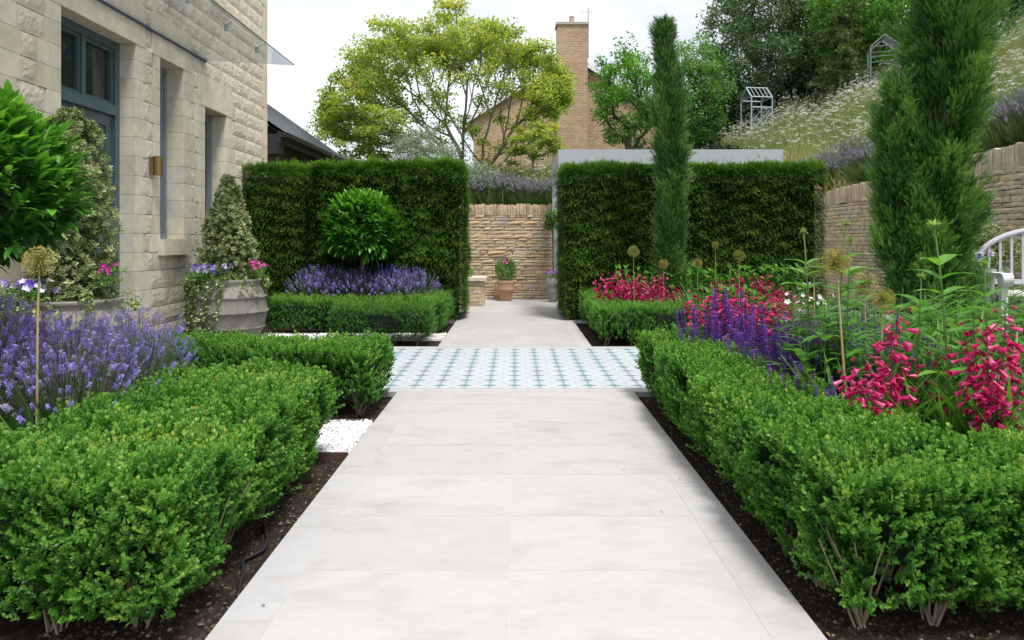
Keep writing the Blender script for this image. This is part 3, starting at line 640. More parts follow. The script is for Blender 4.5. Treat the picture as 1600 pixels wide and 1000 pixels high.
# ------------------------------------------------------------------ pebbles, edging, hose
def pebbles(name, regs, n, label):
    g = Geo(); V = np.array([(1, 0, 0), (-1, 0, 0), (0, 1, 0), (0, -1, 0), (0, 0, 1), (0, 0, -1), (.7, .7, .5), (-.7, .6, .5), (-.7, -.7, .45), (.7, -.6, .5)], float)
    Ft = np.array([[4, 6, 7], [4, 7, 8], [4, 8, 9], [4, 9, 6], [6, 0, 2], [6, 2, 7], [7, 2, 1], [7, 1, 8], [8, 1, 3], [8, 3, 9], [9, 3, 0], [9, 0, 6]]); T = (V, [Ft], np.zeros(10))
    A = [(r[1]-r[0])*(r[3]-r[2]) for r in regs]; tot = sum(A)
    for (x0, x1, y0, y1), ar in zip(regs, A):
        m = int(n*ar/tot); p = np.stack([rng.uniform(x0, x1, m), rng.uniform(y0, y1, m), rng.uniform(-.026, -.006, m)], -1)
        Mx = frames(rdir(m)); g.inst(T, p, Mx, rng.uniform(.006, .013, m)); g.box(x0, x1, y0, y1, -.05, -.022)
    tag(g.build(name, M['pebble']), label, 'gravel', kind='stuff')
pebbles('gravel', [(-2.6, -.95, 3.87, 4.57)], 15000, 'white pebbles in the channel between the near left hedges')
pebbles('gravel', [(-3.3, -.885, 8.42, 8.86), (-1.8, -.885, 10.2, 10.85), (.875, 1.8, 10.2, 10.85)], 12000, 'white pebbles in the narrow channels by the far path')
pebbles('gravel', [(-3.5, -3.08, 8.0, 8.8)], 2500, 'white pebbles around the big pot by the house')
ed = [(-2.6, -.945, 3.855, 3.868, 'lower'), (-2.6, -.945, 4.572, 4.586, 'upper')]
for x0, x1, y0, y1, w in ed:
    g = Geo(); g.box(x0, x1, y0, y1, -.1, -.001); tag(g.build('steel_edging', M['corten']), 'rusty steel edging strip along the %s side of the near white pebbles' % ('front' if w == 'lower' else 'back'), 'edging')
g = Geo(); hp_ = [(412, 820), (418, 845), (412, 862), (392, 872), (378, 878), (380, 900), (374, 915), (372, 935)]
P = []
for px, py in hp_: Y = 1280.4/(py-375)*1.03; P.append(((px-805)*Y/F, Y, -.03))
P = np.array(P); tt = np.linspace(0, len(P)-1, 40); P = np.stack([np.interp(tt, np.arange(len(P)), P[:, k]) for k in range(3)], -1)
for _ in range(3): P[1:-1] = (P[:-2]+P[1:-1]*2+P[2:])/4
g.tube(P, .0075, 8); tag(g.build('irrigation_hose', M['black'], smooth=True), 'thin black irrigation hose lying on the soil beside the left hedge', 'hose')
# soil crumbs and fallen leaves on the beds
g = Geo(); n = 5000; Tc = (np.array([(1, 0, 0), (-1, 0, 0), (0, 1, 0), (0, -1, 0), (0, 0, .8)]), [np.array([[0, 2, 4], [2, 1, 4], [1, 3, 4], [3, 0, 4]])], np.zeros(5))
for x0, x1, y0, y1, n in ((-1.5, -.94, 1.6, 3.85, 5200), (.945, 1.5, 1.6, 5.3, 6500), (-1.4, -.95, 4.6, 5.35, 1200), (-1.2, -.89, 7.75, 10.1, 700), (.87, 1.2, 7.75, 10.1, 700), (1.4, 3.2, 1.7, 2.5, 2000)):
    g.inst(Tc, np.stack([rng.uniform(x0, x1, n), rng.uniform(y0, y1, n), np.full(n, -.047)], -1), frames(np.tile([[0, 1., 0]], (n, 1))+rng.normal(size=(n, 3))*.1, hint=(0, 0, 1)), rng.uniform(.003, .013, n)**1.0, 0, rng.random(n))
m = NM('soil_crumb'); M['crumb'] = m.fin(m.pr(m.ramp(m.rnd(), [(0, (.015, .011, .009)), (.7, (.06, .045, .03)), (.96, (.10, .075, .05)), (1, (.30, .27, .23))]), .95, spec=.2))
tag(g.build('soil_crumbs', M['crumb']), 'dark crumbly soil and bark chips along the path edge', 'soil', kind='stuff')

# ------------------------------------------------------------------ hedges
def box_surface(boxes, h, n, z0=.06, hole=.0):
    """random points and outward normals on the top and sides of a union of boxes"""
    P = []; N = []
    A = []
    for (x0, x1, y0, y1) in boxes:
        w, d = x1-x0, y1-y0; A.append([w*d*1.15, d*h, d*h, w*h, w*h])
    A = np.array(A); pr = (A/A.sum()).ravel(); pick = rng.choice(len(pr), n, p=pr); b = pick//5; f = pick % 5
    B = np.array(boxes)[b]; u, v = rng.random(n), rng.random(n)
    x = B[:, 0]+u*(B[:, 1]-B[:, 0]); y = B[:, 2]+v*(B[:, 3]-B[:, 2]); z = np.full(n, h); nn = np.zeros((n, 3)); nn[:, 2] = 1
    zz = z0+(h-z0)*rng.random(n)**.85
    for k, (ax, s) in enumerate(((0, -1), (0, 1), (1, -1), (1, 1)), 1):
        m = f == k; z[m] = zz[m]; nn[m] = 0; nn[m, ax] = s
        if ax == 0: x[m] = B[m, 0 if s < 0 else 1]
        else: y[m] = B[m, 2 if s < 0 else 3]
    keep = np.ones(n, bool)
    for q, (x0, x1, y0, y1) in enumerate(boxes):
        keep &= ~((b != q) & (x > x0+.02) & (x < x1-.02) & (y > y0+.02) & (y < y1-.02))
    P = np.stack([x, y, z], -1)[keep]; return P, nn[keep], b[keep]
def soften(P, N, boxes, h, r, b):
    """round the arrises: pull points near an edge inward and tilt their normals"""
    B = np.array(boxes)[b]; P = P.copy()
    ex = np.minimum(P[:, 0]-B[:, 0], B[:, 1]-P[:, 0]); ey = np.minimum(P[:, 1]-B[:, 2], B[:, 3]-P[:, 1]); ez = h-P[:, 2]
    for ax, e, lo, hi in ((0, ex, B[:, 0], B[:, 1]), (1, ey, B[:, 2], B[:, 3])):
        s = np.where(P[:, ax]-lo < hi-P[:, ax], -1, 1); w = np.clip(1-e/r, 0, 1)
        oth = N[:, ax] == 0
        N[oth, ax] += (s*w)[oth]*.9; P[oth] -= N[oth]*0
        drop = (w**2*r*.35)*oth; P -= np.where(np.abs(N) > .95, np.sign(N), 0)*drop[:, None]
    wz = np.clip(1-ez/r, 0, 1); side = N[:, 2] == 0; N[side, 2] += wz[side]*.9
    P[side] -= np.stack([np.where(np.abs(N[side, 0]) > .95, np.sign(N[side, 0]), 0), np.where(np.abs(N[side, 1]) > .95, np.sign(N[side, 1]), 0), np.zeros(side.sum())], -1)*(wz[side]**2*r*.35)[:, None]
    return P, unit(N)
leafN = T_fold(1, .52, .12); leafD = T_diam(1, .55, .06)
SPR = [sprig(leafN, .060, 5, .0225, .95, k, .42) for k in range(6)]
SPRL = [sprig(leafD, .05, 4, .021, 1.0, 20+k, .4) for k in range(5)]
def branches(g, x, y, h, n, spread, r=.006, mi=1):
    for k in range(n):
        a = random.uniform(0, 2*PI); s = random.uniform(.3, 1)*spread
        p0 = np.array([x+random.uniform(-.022, .022), y+random.uniform(-.022, .022), -.05]); p3 = np.array([x+math.cos(a)*s, y+math.sin(a)*s, h*random.uniform(.75, 1)])
        p1 = p0+np.array([math.cos(a)*s*.30, math.sin(a)*s*.30, h*.35]); p2 = p0*.4+p3*.6+np.array([random.uniform(-.01, .01), random.uniform(-.01, .01), .02])
        g.tube([p0, p1, p2, p3], [r, r*.85, r*.6, r*.35], 5, mi, random.random(), False)
def box_hedge(label, boxes, h, dens, lod, mat='box', stems=None, seed=1, z0=.05, group='clipped box hedges', zf=None, amp=.028):
    t = thing('box_hedge', label, 'hedge', (0, 0, 0), 0, group)
    area = sum((b[1]-b[0])*(b[3]-b[2])+h*2*((b[1]-b[0])+(b[3]-b[2])) for b in boxes); n = int(area*dens)
    P, N, b = box_surface(boxes, h, n, z0); P, N = soften(P, N, boxes, h, .08, b)
    big = snoise(P, 4.2, seed)*amp+snoise(P, 14, seed+1)*.034-np.clip(snoise(P, 7, seed+7)-.15, 0, 1)*np.where(N[:, 2] < .6, .23, .05)+np.where(rng.random(len(P)) < .07, rng.uniform(0, .045, len(P)), 0)
    depth = rng.exponential(.028, len(P))-.012; P = P+N*(big-depth)[:, None]; side = np.clip(1-P[:, 2]/.20, 0, 1)**1.5*.05; hz = N.copy(); hz[:, 2] = 0; P = P-hz*side[:, None]
    gap = snoise(P, 9, seed+5) > .62-.30*np.clip(1-P[:, 2]/.34, 0, 1); keep = ~(gap & (rng.random(len(P)) < .5) & (N[:, 2] < .5)); P, N, depth = P[keep], N[keep], depth[keep]
    d = unit(N*.65+np.array([0, 0, .65])+rdir(len(P))*.5)
    g = Geo(); spr = SPR if lod == 0 else SPRL; sc = rng.uniform(.75, 1.25, len(P))*(1 if lod == 0 else 1.12)
    tone = np.clip(.46+.20*snoise(P, 3.1, seed+2)+.14*snoise(P, 11, seed+9)+rng.normal(0, .10, len(P))+.12*N[:, 2]-3.0*np.clip(depth, 0, .08), .02, .86)  # darker inward and lighter on top: shading put into the leaf colour
    odd = rng.random(len(P)) < .002; tone[odd] = .97
    pick = rng.integers(0, len(spr), len(P))
    for k, T in enumerate(spr):
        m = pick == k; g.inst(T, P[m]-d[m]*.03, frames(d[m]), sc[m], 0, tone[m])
    # solid dark boxes stand in for the inside and close gaps between sprigs
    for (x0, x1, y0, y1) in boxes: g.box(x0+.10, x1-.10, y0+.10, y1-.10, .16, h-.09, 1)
    g.build('foliage', [M[mat], M['core']], t)
    for (x0, x1, y0, y1) in boxes:
        w, dd = x1-x0, y1-y0; nx = max(1, int(w/.26)); ny = max(1, int(dd/.26))
        for i in range(nx):
            for j in range(ny):
                if 0 < i < nx-1 and 0 < j < ny-1: continue
                g = Geo(); branches(g, x0+(i+.5)*w/nx+random.uniform(-.04, .04), y0+(j+.5)*dd/ny+random.uniform(-.04, .04), .32, 9 if lod == 0 else 3, .18, .0045 if lod == 0 else .005, 0); g.build('stem', M['twig'], t)
    return t
H = .455
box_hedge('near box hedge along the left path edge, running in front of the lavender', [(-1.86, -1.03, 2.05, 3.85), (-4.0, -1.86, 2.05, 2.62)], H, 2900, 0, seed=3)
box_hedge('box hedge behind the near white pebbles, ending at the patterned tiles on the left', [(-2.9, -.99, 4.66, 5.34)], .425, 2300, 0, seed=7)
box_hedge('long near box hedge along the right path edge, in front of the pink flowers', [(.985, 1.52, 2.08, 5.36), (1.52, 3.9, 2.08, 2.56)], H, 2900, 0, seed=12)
box_hedge('left far box hedge block just beyond the patterned tiles', [(-2.12, -1.0, 7.86, 8.55)], .41, 1500, 1, 'boxb', seed=21)
box_hedge('left far box hedge wrapping in front of the bay ball and lavender', [(-3.22, -1.35, 8.75, 9.25), (-1.5, -.93, 8.75, 10.15)], .43, 1400, 1, seed=25)
box_hedge('right far box hedge bordering the pink flowers beyond the tiles', [(.97, 1.5, 7.88, 10.15), (1.5, 3.9, 7.88, 8.45)], .42, 1500, 1, seed=31)

def yewspray(seed):
    r = np.random.default_rng(seed); P = []; L = .085; tri = T_diam(1, .30, .0)
    for k in range(6):
        t = .15+.75*k/6
        for s in (-1, 1): P.append((tri, dirM((s*.9, .65, -.1), (0, 0, 1)), (0, L*t, -.12*L*t*t), .022*(1.1-.5*t), r.uniform(-.1, .1)+.35*(t-.5)))
    P.append((tri, dirM((0, 1, -.2)), (0, L*.75, -.07*L), .03, .25)); return merge(P)
YS = [yewspray(k) for k in range(4)]
def yew(label, boxes, h, n, seed):
    t = thing('yew_hedge', label, 'hedge', (0, 0, 0), 0, 'tall clipped yew hedges'); P, N, b = box_surface(boxes, h, n, .05); P, N = soften(P, N, boxes, h, .16, b)
    big = snoise(P, 2.0, seed)*.05+snoise(P, 6.5, seed+1)*.045+snoise(P*np.array([1, 1, 2.2]), 12, seed+3)*.045; depth = rng.exponential(.035, len(P))-.015
    top = (N[:, 2] > .6); big[top] += (snoise(P[top], 5, seed+4)*.03+rng.exponential(.016, top.sum()))
    P = P+N*(big-depth)[:, None]; d = unit(N*.8+np.array([0, 0, -.15])+rdir(len(P))*.55+np.where(top[:, None], np.array([[0, 0, .7]]), 0))
    tone = np.clip(.36+.16*snoise(P, 2.2, seed+2)+.16*snoise(P*np.array([1, 1, 2.5]), 9, seed+6)+rng.normal(0, .10, len(P))-1.6*np.clip(depth, 0, .1)+.08*np.clip(N[:, 2], 0, 1)+2.2*(big-.01), .02, .9)  # hollows darkened, tops and bulges lightened: light and shade painted into the tone
    g = Geo(); pick = rng.integers(0, 4, len(P)); hint = np.array([0, 0, 1.])
    for k, T in enumerate(YS):
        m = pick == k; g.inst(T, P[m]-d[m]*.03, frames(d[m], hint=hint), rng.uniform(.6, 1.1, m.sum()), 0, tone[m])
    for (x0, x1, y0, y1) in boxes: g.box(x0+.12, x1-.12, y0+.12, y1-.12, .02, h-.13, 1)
    g.build('foliage', [M['yew'], M['core']], t)
    for (x0, x1, y0, y1) in boxes:
        for i in range(int((x1-x0)/.4)): g = Geo(); branches(g, x0+.2+i*.4, y0+.2, .5, 3, .12, .018, 0); g.build('stem', M['bark'], t)
    return t
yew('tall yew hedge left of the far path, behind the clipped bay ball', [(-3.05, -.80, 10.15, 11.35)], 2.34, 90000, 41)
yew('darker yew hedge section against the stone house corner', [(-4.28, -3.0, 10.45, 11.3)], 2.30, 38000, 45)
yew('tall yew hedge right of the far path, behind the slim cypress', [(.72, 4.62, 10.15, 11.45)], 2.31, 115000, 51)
g = Geo()

# ------------------------------------------------------------------ trees
def skeleton(targets, root, k=.35, step=.35, trunk=None, wig=.06):
    T = np.asarray(targets); nodes = [np.array(root, float)]; par = [-1]
    if trunk:
        for p in trunk: nodes.append(np.array(p, float)); par.append(len(nodes)-2)
    plen = [0.]
    for i in range(1, len(nodes)): plen.append(plen[-1]+np.linalg.norm(nodes[i]-nodes[i-1]))
    order = np.argsort(np.linalg.norm(T-nodes[-1], axis=1)); tips = []
    for ti in order:
        t = T[ti]; A = np.array(nodes); D = np.linalg.norm(A-t, axis=1); cost = D+k*np.array(plen)+np.where(A[:, 2] > t[2]+.05, .8*(A[:, 2]-t[2]), 0)
        b = int(np.argmin(cost)); n = max(1, int(D[b]/step)); p0 = A[b]; prev = b
        for q in range(1, n+1):
            s = q/n; p = p0*(1-s)+t*s+np.array([0, 0, -.10*D[b]*math.sin(PI*s)*.6])+(rng.normal(0, wig*step, 3) if q < n else 0)
            nodes.append(p); par.append(prev); plen.append(plen[prev]+np.linalg.norm(p-nodes[prev])); prev = len(nodes)-1
        tips.append(prev)
    N = len(nodes); w = np.zeros(N)
    for t in tips: w[t] += 1
    for i in range(N-1, 0, -1): w[par[i]] += w[i]
    return np.array(nodes), np.array(par), w
def limbs(g, nodes, par, w, r0, pw=.5, rmin=.006, mi=0, sides=6):
    wm = w[0]; rad = np.maximum(rmin, r0*(w/wm)**pw)
    p = nodes[par[1:]]; c = nodes[1:]; rp = np.minimum(rad[par[1:]], rad[1:]*1.35); rc = rad[1:]
    t = unit(c-p); a = np.where(np.abs(t[:, 2:3]) < .8, np.array([[0, 0, 1.]]), np.array([[1., 0, 0]])); u = unit(np.cross(t, a)); v = np.cross(t, u)
    th = np.arange(sides)*2*PI/sides; ring = u[:, None]*np.cos(th)[None, :, None]+v[:, None]*np.sin(th)[None, :, None]
    V = np.concatenate([p[:, None]-t[:, None]*rp[:, None, None]*.3+rp[:, None, None]*ring, c[:, None]+t[:, None]*rc[:, None, None]*.3+rc[:, None, None]*ring], 1)
    j = np.arange(sides); f = np.stack([j, (j+1) % sides, sides+(j+1) % sides, sides+j], -1); n = len(p)
    g.add(V.reshape(-1, 3), (f[None]+(np.arange(n)*2*sides)[:, None, None]).reshape(-1, 4), mi)
def tree(name, label, cat, root, targets, leafT, lmat, bark='bark', nleaf=80, pad=(.4, .4, .22), lsz=.09, r0=.16, k=.35, trunk=None, tone=(.2, .9), group=None, up=.5, step=.35, pw=.5, wig=.06, rootn='tree', droop=0., drift=.1):
    t = thing(name, label, cat, root, 0, group); O = np.array(root); T = np.asarray(targets)
    nodes, par, w = skeleton(T, O, k, step, trunk, wig); g = Geo(); limbs(g, nodes, par, w, r0, pw); g.build('trunk', M[bark], t, origin=root)
    g = Geo(); n = len(T); c = np.repeat(T, nleaf, 0); q = unit(rng.normal(size=(n*nleaf, 3)))*(rng.random((n*nleaf, 1))**.45); q = q*np.repeat(rng.uniform(.6, 1.3, (n, 1)), nleaf, 0)
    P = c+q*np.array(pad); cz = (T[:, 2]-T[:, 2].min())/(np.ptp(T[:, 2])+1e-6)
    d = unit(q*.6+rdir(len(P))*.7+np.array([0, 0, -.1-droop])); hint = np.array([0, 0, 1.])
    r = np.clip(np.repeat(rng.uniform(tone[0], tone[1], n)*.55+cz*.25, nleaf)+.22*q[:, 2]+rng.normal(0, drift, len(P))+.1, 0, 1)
    z = frames(d, hint=hint+0*q) if False else frames(d, hint=unit(hint*up+rdir(len(P))*.6)[0] if False else (0, 0, 1))
    tilt = rdir(len(P))*.6+np.array([0, 0, up]); y = d; zz = unit(tilt-(tilt*y).sum(1, keepdims=True)*y); Mx = np.stack([np.cross(y, zz), y, zz], -1)
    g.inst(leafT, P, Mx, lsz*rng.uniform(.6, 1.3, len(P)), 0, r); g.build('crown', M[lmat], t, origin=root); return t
def ell(n, c, r, shell=.55, zlo=-1, seed=0, pinch=0):
    rr = np.random.default_rng(seed); out = []
    while len(out) < n:
        q = rr.normal(size=3); q /= np.linalg.norm(q); s = (shell**3+(1-shell**3)*rr.random())**(1/3); q = q*s
        if q[2] < zlo: continue
        out.append(np.array(c)+q*np.array(r))
    return np.array(out)
lf2 = T_diam(1, .62, .08); lfm = T_fold(1, .8, .1)
# spreading yellow-green tree: umbrella of flat pads over a fan of stems
mr = at(742, 285, 20.2); mroot = (mr[0], 20.2, float(bank_z(mr[0], 20.2))-.1)
def prof_top(px):      # outline of the crown as seen
    return np.interp(px, [510, 540, 590, 620, 680, 700, 740, 800, 850, 885], [175, 110, 58, 48, 60, 22, 32, 58, 80, 125])
def prof_bot(px):
    return np.interp(px, [510, 540, 590, 640, 700, 760, 820, 850, 885], [200, 250, 235, 215, 175, 170, 175, 190, 160])
T = []; rr = np.random.default_rng(5)
while len(T) < 640:
    px = rr.uniform(512, 882); tp, bt = prof_top(px)+8, prof_bot(px); e = rr.random()
    py = tp+(bt-tp)*e**1.55
    cx = (px-697)/190.; dep = math.sqrt(max(0, 1-cx*cx))*3.3
    ins = (py-tp)/(bt-tp+1)
    Y = 20.2+dep*rr.uniform(-1, 1)*(.55+.45*ins)
    if math.sin(px*.052+1.3)*math.cos(py*.075+px*.02)+.5*math.sin(px*.11-py*.09) > .62 and rr.random() < .85: continue
    # keep the middle open so that limbs and sky show
    if 630 < px < 830 and py > 100 and rr.random() < .72: continue
    x = (px-805)*20.2/F; z = 1.2-(py-375)*20.2/F; T.append((x, Y, z))
for px, py in [(760, 235), (800, 245), (840, 205), (850, 225), (560, 238), (700, 200), (690, 185), (720, 190), (740, 160), (790, 180), (660, 200), (640, 225), (610, 205), (740, 215), (680, 215), (700, 235), (725, 235), (660, 235), (825, 215), (780, 225), (760, 255), (800, 262), (870, 150), (860, 175), (845, 150), (875, 190), (830, 180), (815, 195), (850, 235), (585, 215), (540, 215), (520, 190)]:
    for q in range(2): T.append(((px+rr.uniform(-12, 12)-805)*20.2/F, 20.2+rr.uniform(-1.6, 1.6), 1.2-(py+rr.uniform(-6, 6)-375)*20.2/F))
tree('maple_tree', 'wide spreading yellow-green tree with many fanning stems behind the wall', 'tree', mroot, T, lfm, 'maple', 'barkg', 100, (.36, .36, .16), .072, .12, .75, None, (.1, .95), up=1.0, step=.35, pw=.42, drift=.14, wig=.05)
# round green tree left of the slim cypress, and the one on its right
def ctree(label, px, pyc, Y, rx, rz, nt, lmat, lsz, pad, nl=70, name='broadleaf_tree', seed=0, shell=.45, r0=.14, extra=None, tone=(.1, .9), zlo=-.9, group='trees on the bank', bark='bark', leaf=None, ry=None, up=.5):
    x, y, z = at(px, pyc, Y); rt = (x, y, float(bank_z(x, y))-.1)
    TT = ell(nt, (x, y, z), (rx, ry or rx*.9, rz), shell, zlo, seed)
    TT = TT+rng.normal(0, .12, TT.shape)*rx*.5
    if extra is not None: TT = np.concatenate([TT, extra])
    TT = TT[TT[:, 2] > bank_z(TT[:, 0], TT[:, 1])+.3]
    return tree(name, label, 'tree', rt, TT, leaf or lf2, lmat, bark, nl, pad, lsz, r0, .3, [(x+.05, y, (rt[2]+z-rz*.6)/2), (x, y, z-rz*.55)], tone, group, up=up)
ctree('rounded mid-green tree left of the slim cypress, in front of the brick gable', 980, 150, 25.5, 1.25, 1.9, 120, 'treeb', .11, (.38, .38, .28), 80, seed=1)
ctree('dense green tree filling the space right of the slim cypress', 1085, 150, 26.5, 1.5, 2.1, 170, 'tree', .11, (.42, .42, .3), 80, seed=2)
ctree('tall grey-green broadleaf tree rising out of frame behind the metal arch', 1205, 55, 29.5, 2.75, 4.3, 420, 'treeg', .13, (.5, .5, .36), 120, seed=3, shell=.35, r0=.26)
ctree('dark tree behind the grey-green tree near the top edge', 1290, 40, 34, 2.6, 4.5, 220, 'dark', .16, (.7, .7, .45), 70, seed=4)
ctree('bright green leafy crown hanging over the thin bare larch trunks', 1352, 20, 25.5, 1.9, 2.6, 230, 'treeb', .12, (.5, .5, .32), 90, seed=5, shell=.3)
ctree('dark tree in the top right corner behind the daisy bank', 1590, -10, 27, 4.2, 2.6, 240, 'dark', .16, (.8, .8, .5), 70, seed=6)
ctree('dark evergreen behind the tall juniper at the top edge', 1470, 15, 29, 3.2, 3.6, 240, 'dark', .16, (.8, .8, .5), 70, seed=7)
ctree('dark low tree between the slim cypress and the metal arch', 1115, 190, 28, 1.7, 1.6, 130, 'dark', .14, (.5, .5, .35), 70, seed=8)
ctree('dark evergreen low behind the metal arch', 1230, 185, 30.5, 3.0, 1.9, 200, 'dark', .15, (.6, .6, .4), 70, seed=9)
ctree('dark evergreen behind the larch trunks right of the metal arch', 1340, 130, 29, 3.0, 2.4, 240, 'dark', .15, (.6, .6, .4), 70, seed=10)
# larches: bare poles with tiers of thin branches
def larch(label, px, Y, h, seed):
    rr = np.random.default_rng(seed); x, y, _ = at(px, 160, Y); z = float(bank_z(x, y)); t = thing('larch_tree', label, 'tree', (x, y, z), 0, 'thin larches on the bank')
    g = Geo(); g.tube([(x, y, z-.1), (x+.03, y, z+h*.5), (x, y, z+h)], [.05, .035, .012], 7); lf = Geo(); P = []; D = []
    for k in range(46):
        zz = z+.5+(h-.7)*k/46; a = rr.uniform(0, 2*PI); L = rr.uniform(.5, 1.25)*(1-.5*k/46); tip = np.array([x+math.cos(a)*L, y+math.sin(a)*L, zz+L*.15]); p0 = np.array([x, y, zz]); md = (p0+tip)/2+np.array([0, 0, .08])
        g.tube([p0, md, tip], [.012, .008, .004], 4, cap=False)
        for q in range(120):
            s = rr.random()**.7; p = p0*(1-s)+tip*s+np.array([0, 0, .08*math.sin(PI*s)]); P.append(p+rr.normal(0, .03, 3)); D.append(rr.normal(size=3)+np.array([0, 0, .2]))
    g.build('trunk', M['barkg'], t, origin=(x, y, z)); P = np.array(P); lf.inst(T_diam(1, .25), P, frames(np.array(D)), rr.uniform(.07, .16, len(P)), 0, rr.random(len(P))); lf.build('crown', M['larch'], t, origin=(x, y, z))
larch('thin larch pole with sparse side branches, right of the metal arch', 1313, 24.5, 3.6, 1); larch('second thin larch pole, just left of the darker metal arch', 1331, 24.2, 3.5, 2); larch('sparse young larch furthest left, beside the broadleaf tree', 1296, 25.8, 3.3, 3)
for px, Y, w, h, mt, lb in ((930, 21.5, .5, .75, 'plum', 'small dark shrub left of the bronze shrub behind the pergola'), (972, 21, .55, .95, 'plum', 'bronze-purple shrub in front of the brick gable'), (1003, 21.6, .6, 1.1, 'dark', 'blackish evergreen shrub beside the slim cypress'), (1090, 21.5, 1.0, 1.0, 'dark', 'dark shrub mass right of the slim cypress'), (1125, 22.5, .8, .8, 'dark', 'low dark shrub left of the pale metal arch')):
    x = (px-805)*Y/F; z = float(bank_z(x, Y)); TT = ell(26, (x, Y, z+h*.55), (w*.7, w*.7, h*.5), .3, -1, int(px)); tree('bank_shrub', lb, 'shrub', (x, Y, z), TT, lf2, mt, 'bark', 90, (.22, .22, .2), .09, .05, .3, None, (.1, .9), 'shrubs on the bank', step=.25)
# olive-like silver shrub behind the left yew and its arching neighbour on the wall top
for px, Y, w, h, lb in ((665, 15.2, .75, 1.45, 'silvery olive shrub peeping over the left yew hedge'), (742, 14.8, .40, .75, 'feathery grey-green shrub spilling over the wall beside the left yew')):
    x = (px-805)*Y/F; z = float(bank_z(x, Y)); TT = ell(90, (x, Y, z+h*.6), (w*.95, w*.7, h*.55), .3, -1, int(px)); tree('olive_shrub', lb, 'shrub', (x, Y, z), TT, T_diam(1, .2), 'olive', 'barkg', 120, (.2, .2, .22), .07, .05, .3, None, (.1, .9), None, step=.2, up=0)
# arching young maple twigs right of the big tree
x, y, z = at(838, 235, 18.5); TT = ell(34, (x, y, z+.3), (.8, .6, .5), .3, -1, 77); tree('young_maple', 'small yellowish shrub in front of the brick house below the spreading tree', 'shrub', (x, y, float(bank_z(x, y))), TT, lfm, 'maple', 'barkg', 60, (.2, .2, .07), .075, .04, .3, None, (.2, 1), None, up=1.2)

# ------------------------------------------------------------------ cypresses
def strandT(L, n, seed, sp=.62, w=.0042):
    r = np.random.default_rng(seed); P = []
    for k in range(n):
        t = k/n; a = r.uniform(0, 2*PI); s = sp*r.uniform(.5, 1.1)*(1-.4*t)
        P.append((T_diam(1, w/.03), dirM((math.cos(a)*s, 1, math.sin(a)*s)), (0, L*t*.85, 0), L*(.42-.15*t)*r.uniform(.7, 1.2), .3*(t-.4)+r.uniform(-.1, .1)))
    P.append((T_diam(1, .14), dirM((0, 1, 0)), (0, L*.6, 0), L*.45, .25)); return merge(P)
ST = [strandT(.12, 15, k, .62, .0036) for k in range(5)]
def cypress(name, label, cat, base, axis, rad, nplume, per, lmat, plL=.5, seed=0, up=1.9, scl=1.):
    rr = np.random.default_rng(seed); t = thing(name, label, cat, base); B = np.array(base); zt = np.array([a[2] for a in axis]); ax = np.array(axis); g = Geo()
    P = []; D = []; R = []
    for k in range(nplume):
        z = rr.uniform(zt[0]+.02, zt[-1]); c = np.array([np.interp(z, zt, ax[:, 0]), np.interp(z, zt, ax[:, 1]), z]); r = np.interp(z, rad[0], rad[1])
        a = rr.uniform(0, 2*PI); o = np.array([math.cos(a), math.sin(a), 0]); lump = (1+.36*math.sin(3*a+z*2.3+seed)+.24*math.sin(z*7+a*2))*rr.uniform(.75, 1.12)
        s = rr.uniform(.35, 1)**.5*r*lump*.78; L = plL*rr.uniform(.6, 1.3); s *= rr.uniform(1.15, 1.45) if rr.random() < .16 else 1; start = c+o*s*.55; end = c+o*s*1.12+np.array([0, 0, L*.75]); e2 = end[2]
        tone = rr.uniform(.10, .80)
        for q in range(per):
            u = rr.random()**.8; cen = start*(1-u)+end*u; rd = .075*scl*(1-.55*u); off = rr.normal(size=3)*rd*.8
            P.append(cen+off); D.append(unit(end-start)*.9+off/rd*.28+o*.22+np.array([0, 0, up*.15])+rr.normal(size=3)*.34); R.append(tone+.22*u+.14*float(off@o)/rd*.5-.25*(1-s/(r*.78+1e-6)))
    P, D, R = np.array(P), np.array(D), np.clip(np.array(R), 0, .93); pick = rr.integers(0, 5, len(P))
    R[rr.random(len(R)) < .002] = 1.
    for k, T in enumerate(ST):
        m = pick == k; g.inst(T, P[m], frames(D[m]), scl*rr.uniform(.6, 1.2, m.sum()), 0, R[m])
    g.build('crown', M[lmat], t, origin=base); g = Geo(); g.tube(np.concatenate([[B], ax]), np.interp(np.arange(len(ax)+1), [0, len(ax)], [.05, .01]), 7)
    for k in range(nplume//3):
        z = rr.uniform(zt[0], zt[-1]-.3); c = np.array([np.interp(z, zt, ax[:, 0]), np.interp(z, zt, ax[:, 1]), z]); a = rr.uniform(0, 2*PI); r = np.interp(z, rad[0], rad[1])*.75
        g.tube([c, c+np.array([math.cos(a)*r*.5, math.sin(a)*r*.5, .2]), c+np.array([math.cos(a)*r, math.sin(a)*r, .5])], [.012, .008, .003], 4, cap=False)
    g.build('trunk', M['bark'], t, origin=base); return t
cx, cy = 2.11, 9.25
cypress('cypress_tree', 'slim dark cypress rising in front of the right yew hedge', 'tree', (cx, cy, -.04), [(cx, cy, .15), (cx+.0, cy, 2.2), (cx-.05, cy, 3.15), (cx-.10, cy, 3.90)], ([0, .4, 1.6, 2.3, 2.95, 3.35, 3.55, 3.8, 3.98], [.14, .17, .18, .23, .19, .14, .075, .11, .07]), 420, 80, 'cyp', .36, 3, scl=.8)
jx, jy = 4.16, 6.75
